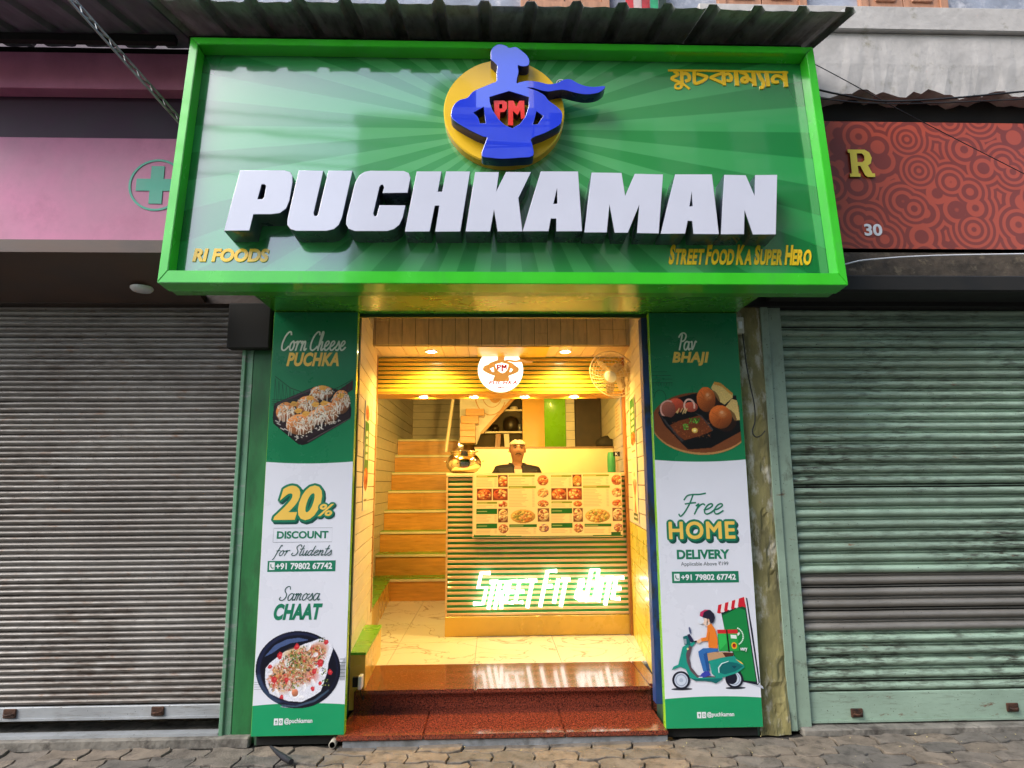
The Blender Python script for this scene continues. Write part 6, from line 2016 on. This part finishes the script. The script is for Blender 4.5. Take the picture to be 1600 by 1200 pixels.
# ---------------------------------------------------------------- man behind the counter
def person():
    t = tag(empty('person', (0.105, 2.2, ZF)), 'man in dark jacket and pale cap standing behind the counter', 'person')
    S = 1.655
    m_skin = mat('skin', (0.38, 0.185, 0.095), 0.5, 0.06, 20)
    m_jacket = mat('black_jacket', (0.018, 0.016, 0.013), 0.75, 0.25, 30, bump=.2)
    m_trouser = mat('dark_trousers', (0.03, 0.03, 0.04), 0.8, 0.2, 30)
    m_cap = mat('hair_net_cap', (0.52, 0.40, 0.25), 0.7, 0.12, 60, bump=.3, bscale=160)
    m_hair = mat('black_hair', (0.012, 0.009, 0.007), 0.6, 0.2, 80)
    # skeleton grown into one skin
    pts = [(0, 0, .90, .15, .11), (0, 0, 1.08, .145, .10), (0, .0, 1.25, .165, .115), (0, .005, 1.335, .13, .085), (0, 0, 1.385, .056, .056), (0, -.005, 1.425, .050, .054), (0, -.012, 1.49, .070, .086), (0, -.015, 1.555, .079, .096), (0, -.008, 1.615, .066, .082)]
    E = [(0, 1), (1, 2), (2, 3), (3, 4), (4, 5), (5, 6), (6, 7), (7, 8)]
    def add(p, par):
        pts.append(p); E.append((par, len(pts) - 1)); return len(pts) - 1
    for s in (-1, 1):
        a = add((s * .165, .0, 1.325, .062, .060), 3)
        a = add((s * .215, .01, 1.20, .052, .050), a)
        a = add((s * .235, -.0, 1.06, .043, .043), a)
        a = add((s * .20, -.12, .965, .036, .036), a)
        a = add((s * .16, -.21, .93, .026, .030), a)
        h = add((s * .145, -.265, .925, .030, .018), a)
        for k, (dx, ln, tz_) in enumerate(((.024, .062, 0), (.008, .072, 0), (-.008, .068, 0), (-.022, .052, 0))):
            f1 = add((s * .145 + s * dx, -.265 - ln * .5, .925, .0085, .0085), h)
            add((s * .145 + s * dx, -.265 - ln, .908, .0075, .0075), f1)
        f1 = add((s * .145 - s * .036, -.27, .92, .009, .009), h)
        add((s * .145 - s * .046, -.30, .912, .008, .008), f1)
        l_ = add((s * .095, 0, .84, .085, .09), 0)
        l_ = add((s * .10, -.01, .48, .056, .058), l_)
        l_ = add((s * .10, .01, .10, .040, .042), l_)
        l_ = add((s * .105, -.05, .04, .04, .035), l_)
        add((s * .11, -.15, .03, .036, .026), l_)
    me = bpy.data.meshes.new('body')
    me.from_pydata([p[:3] for p in pts], E, [])
    o = bpy.data.objects.new('body', me)
    COL.objects.link(o)
    md = o.modifiers.new('skin', 'SKIN')
    md.use_smooth_shade = True
    for i, sv in enumerate(me.skin_vertices[0].data):
        sv.radius = (pts[i][3], pts[i][4])
        sv.use_root = (i == 0)
    sd = o.modifiers.new('sub', 'SUBSURF')
    sd.levels = sd.render_levels = 3
    dg = bpy.context.evaluated_depsgraph_get()
    bm_ = bpy.data.meshes.new_from_object(o.evaluated_get(dg))
    bpy.data.objects.remove(o)
    # shape the face: jaw, brow, nose, eye hollows, chin
    for v in bm_.vertices:
        x, y, z = v.co
        if z > 1.40 and abs(x) < .12:
            def g(cx, cz, sx_, sz_):
                return math.exp(-((x - cx) / sx_) ** 2 - ((z - cz) / sz_) ** 2)
            if y < 0.0:
                fr_ = min(1, -y / .05)
                dy = 0
                dy -= .024 * g(0, 1.512, .014, .020) + .012 * g(0, 1.535, .010, .025)
                dy += .012 * g(.031, 1.545, .018, .011) + .012 * g(-.031, 1.545, .018, .011)
                dy -= .006 * g(0, 1.562, .05, .010)
                dy -= .006 * g(0, 1.478, .022, .009)
                dy += .004 * g(0, 1.468, .02, .004)
                dy -= .010 * g(0, 1.440, .022, .014)
                v.co.y = y + dy * fr_
            if 1.40 < z < 1.48:
                v.co.x = x * (0.94 + .06 * (z - 1.40) / .08)
    bm_.materials.clear()
    bm_.materials.append(m_skin)
    body = obj('body', bm_, t)
    # clothes: offset copies of the matching body region
    def garment(name, test, off, m):
        src = bmesh.new()
        src.from_mesh(bm_)
        src.normal_update()
        dele = [f for f in src.faces if not test(f.calc_center_median())]
        bmesh.ops.delete(src, geom=dele, context='FACES')
        seen, best = set(), []
        for v0 in list(src.verts):                       # keep the one main piece
            if v0 in seen: continue
            st_, comp = [v0], []
            seen.add(v0)
            while st_:
                q_ = st_.pop()
                comp.append(q_)
                for e_ in q_.link_edges:
                    w_ = e_.other_vert(q_)
                    if w_ not in seen:
                        seen.add(w_); st_.append(w_)
            if len(comp) > len(best): best = comp
        keep = set(best)
        bmesh.ops.delete(src, geom=[v for v in src.verts if v not in keep], context='VERTS')
        for v in src.verts:
            v.co += v.normal * off(v.co)
        g_ = bpy.data.meshes.new(name)
        src.to_mesh(g_)
        src.free()
        g_.materials.clear()
        g_.materials.append(m)
        oo = obj(name, g_, t)
        so_ = oo.modifiers.new('thick', 'SOLIDIFY')
        so_.thickness = 0.004
        return oo
    vneck = lambda c: not (c.y < -.02 and c.z > 1.25 and abs(c.x) < (c.z - 1.24) * .30)
    garment('jacket', lambda c: .86 < c.z < 1.400 and c.y > -.225 and vneck(c), lambda c: 0.012 + 0.004 * math.sin(c.z * 40 + c.x * 25), m_jacket)
    garment('shirt', lambda c: 1.0 < c.z < 1.35 and c.y < 0.0 and abs(c.x) < .10, lambda c: 0.007, mat('cream_shirt', (0.66, 0.52, 0.34), 0.7))
    garment('trousers', lambda c: .08 < c.z < .92 and abs(c.x) < .2 and c.y > -.13 and not (c.z > .80 and abs(c.x) > .185), lambda c: 0.012, m_trouser)
    garment('hair', lambda c: c.z > 1.50 and c.y > -.005 + (c.z < 1.56) * .03, lambda c: 0.004, m_hair)
    garment('cap', lambda c: c.z > 1.575 + (.006 if c.y > 0 else 0), lambda c: 0.010 + .005 * math.sin(c.x * 60) ** 2, m_cap)
    # collar
    b = MB()
    prof = [(math.cos(a) * .082, math.sin(a) * .078) for a in np.linspace(-1.05, 4.19, 22)]
    vs_ = [(p[0], p[1], 1.335) for p in prof] + [(p[0] * .97, p[1] * .97, 1.412 - .02 * (p[1] < -.03)) for p in prof]
    vs_ += [(p[0] * 1.22, p[1] * 1.16, 1.33) for p in prof]
    n_ = len(prof)
    fs_ = [(i, i + 1, n_ + i + 1, n_ + i) for i in range(n_ - 1)] + [(n_ + i, n_ + i + 1, 2 * n_ + i + 1, 2 * n_ + i) for i in range(n_ - 1)]
    b.add(vs_, fs_, 0, True)
    b.build('collar', m_jacket, t)
    # ears, eyes, brows, moustache, mouth
    fy = lambda x, z: min((v.co.y for v in bm_.vertices if abs(v.co.x - x) < .012 and abs(v.co.z - z) < .010), default=-.1)
    for s in (-1, 1):
        b = MB()
        b.lathe([(0, -.010), (.014, -.008), (.018, 0), (.012, .008), (0, .010)], 12)
        b.v = [(z_ * .8 + s * .076, y_ * .8 + .002, x_ * 1.5 + 1.528) for x_, y_, z_ in b.v]
        b.build('ear', m_skin, t)
        b = MB()
        b.lathe([(0, -.008), (.006, -.006), (.0085, 0), (.006, .006), (0, .008)], 12)
        b.v = [(x_ * 1.5 + s * .030, y_ * .55 + fy(s * .030, 1.545) - .001, z_ * .62 + 1.545) for x_, y_, z_ in b.v]
        b.build('eye', mat('eye_dark', (0.02, 0.012, 0.01), 0.15, 0.1), t)
        b = MB()
        yb_ = fy(s * .030, 1.563)
        b.tube([(s * .012, fy(s * .012, 1.56) - .001, 1.560), (s * .03, yb_ - .001, 1.566), (s * .05, fy(s * .05, 1.562) + .002, 1.560)], [.0032, .0042, .0025], 6)
        b.build('eyebrow', m_hair, t)
    b = MB()
    b.tube([(-.030, fy(-.028, 1.484) - .000, 1.482), (-.014, fy(-.014, 1.490) - .003, 1.4905), (0, fy(0, 1.489) - .002, 1.489), (.014, fy(.014, 1.490) - .003, 1.4905), (.030, fy(.028, 1.484) - .000, 1.482)], [.002, .0052, .0042, .0052, .002], 7)
    b.build('moustache', m_hair, t)
    b = MB()
    b.tube([(-.021, fy(-.021, 1.472) - .000, 1.473), (0, fy(0, 1.472) - .0015, 1.4715), (.021, fy(.021, 1.472) - .000, 1.473)], [.002, .0042, .002], 7)
    b.build('lips', mat('lips', (0.36, 0.14, 0.09), 0.45), t)
    t.rotation_euler = (0, R(1.2), R(5))
    return t
person()

# ---------------------------------------------------------------- buildings across the street (mirrored in the glossy sign)
def facade(label, x0, x1, y, h, m, seed):
    q = random.Random(seed)
    ob = tag(empty('opposite_building', ((x0 + x1) / 2, y, 0)), label, 'building')
    w = (x1 - x0) / 2
    MB().box(-w, w, -1.5, 0, 0, h).build('wall', m, ob)
    MB().box(-w - .05, w + .05, 0.001, 0.25, h - .35, h - .15).build('cornice', m_concrete, ob)
    x = -w + .35
    while x + .9 < w:
        z = 1.1
        while z + 1.6 < h - .5:
            fr_ = MB().box(x - .08, x + .98, 0.001, 0.06, z - .08, z + 1.58).build('window', m_plaster, ob)
            MB().box(x, x + .9, 0.061, 0.07, z, z + 1.5).build('window_opening', m_dark, fr_)
            z += 3.0
        x += q.uniform(1.5, 2.1)
    for k in range(max(1, int((h - 3) / 3))):
        z = 3.2 + 3 * k
        MB().box(-w + .2, w - .2, 0.061 + .02, 0.75, z, z + .1).build('balcony', m_concrete, ob)
        for j in range(int(2 * w / .25)):
            MB().box(-w + .22 + j * .25, -w + .25 + j * .25, 0.70, 0.73, z + .101, z + 1.0).build('baluster', m_dark, ob)
    return ob
m_opp = mat('ochre_render', (0.42, 0.38, 0.28), 0.9, 0.2, 2)
m_opp2 = mat('pale_render', (0.5, 0.49, 0.46), 0.9, 0.15, 2)
facade('tall ochre facade across the street, mirrored at the right of the sign', 0.9, 9.0, -9.6, 14.5, m_opp, 3)
facade('pale facade across the street, mirrored in the blue emblem', -3.3, 0.85, -9.8, 11.9, m_opp2, 4)
facade('low facade across the street, mirrored at the left of the sign', -13.0, -3.4, -10.4, 5.4, m_opp2, 5)
tk = MB()
tk.lathe([(0.0, 0), (.55, 0), (.6, .1), (.6, 1.1), (.5, 1.25), (.2, 1.35), (0, 1.36)], 20)
tag(tk.build('water_tank', m_dark, None, (-1.1, -10.4, 11.9)), 'black water tank on the pale roof across the street', 'tank')
for i, (za, zb, yy, sag, r_) in enumerate(((6.3, 6.9, -4.4, .5, .012), (6.9, 6.2, -4.5, .35, .02), (7.0, 7.5, -4.6, .3, .01), (7.7, 7.1, -4.7, .6, .025), (6.6, 7.8, -4.8, .4, .012), (8.0, 8.2, -4.9, .7, .016))):
    cable('street_cable', 'overhead cable strung along the street, %s nearest to the shop' % ('first', 'second', 'third', 'fourth', 'fifth', 'sixth')[i],
          [(-9, yy, za), (-3, yy + .1, za * .66 + zb * .34 - sag), (.2, yy, (za + zb) / 2 - sag * 1.2), (3, yy, za * .34 + zb * .66 - sag), (9, yy, zb)], r_)
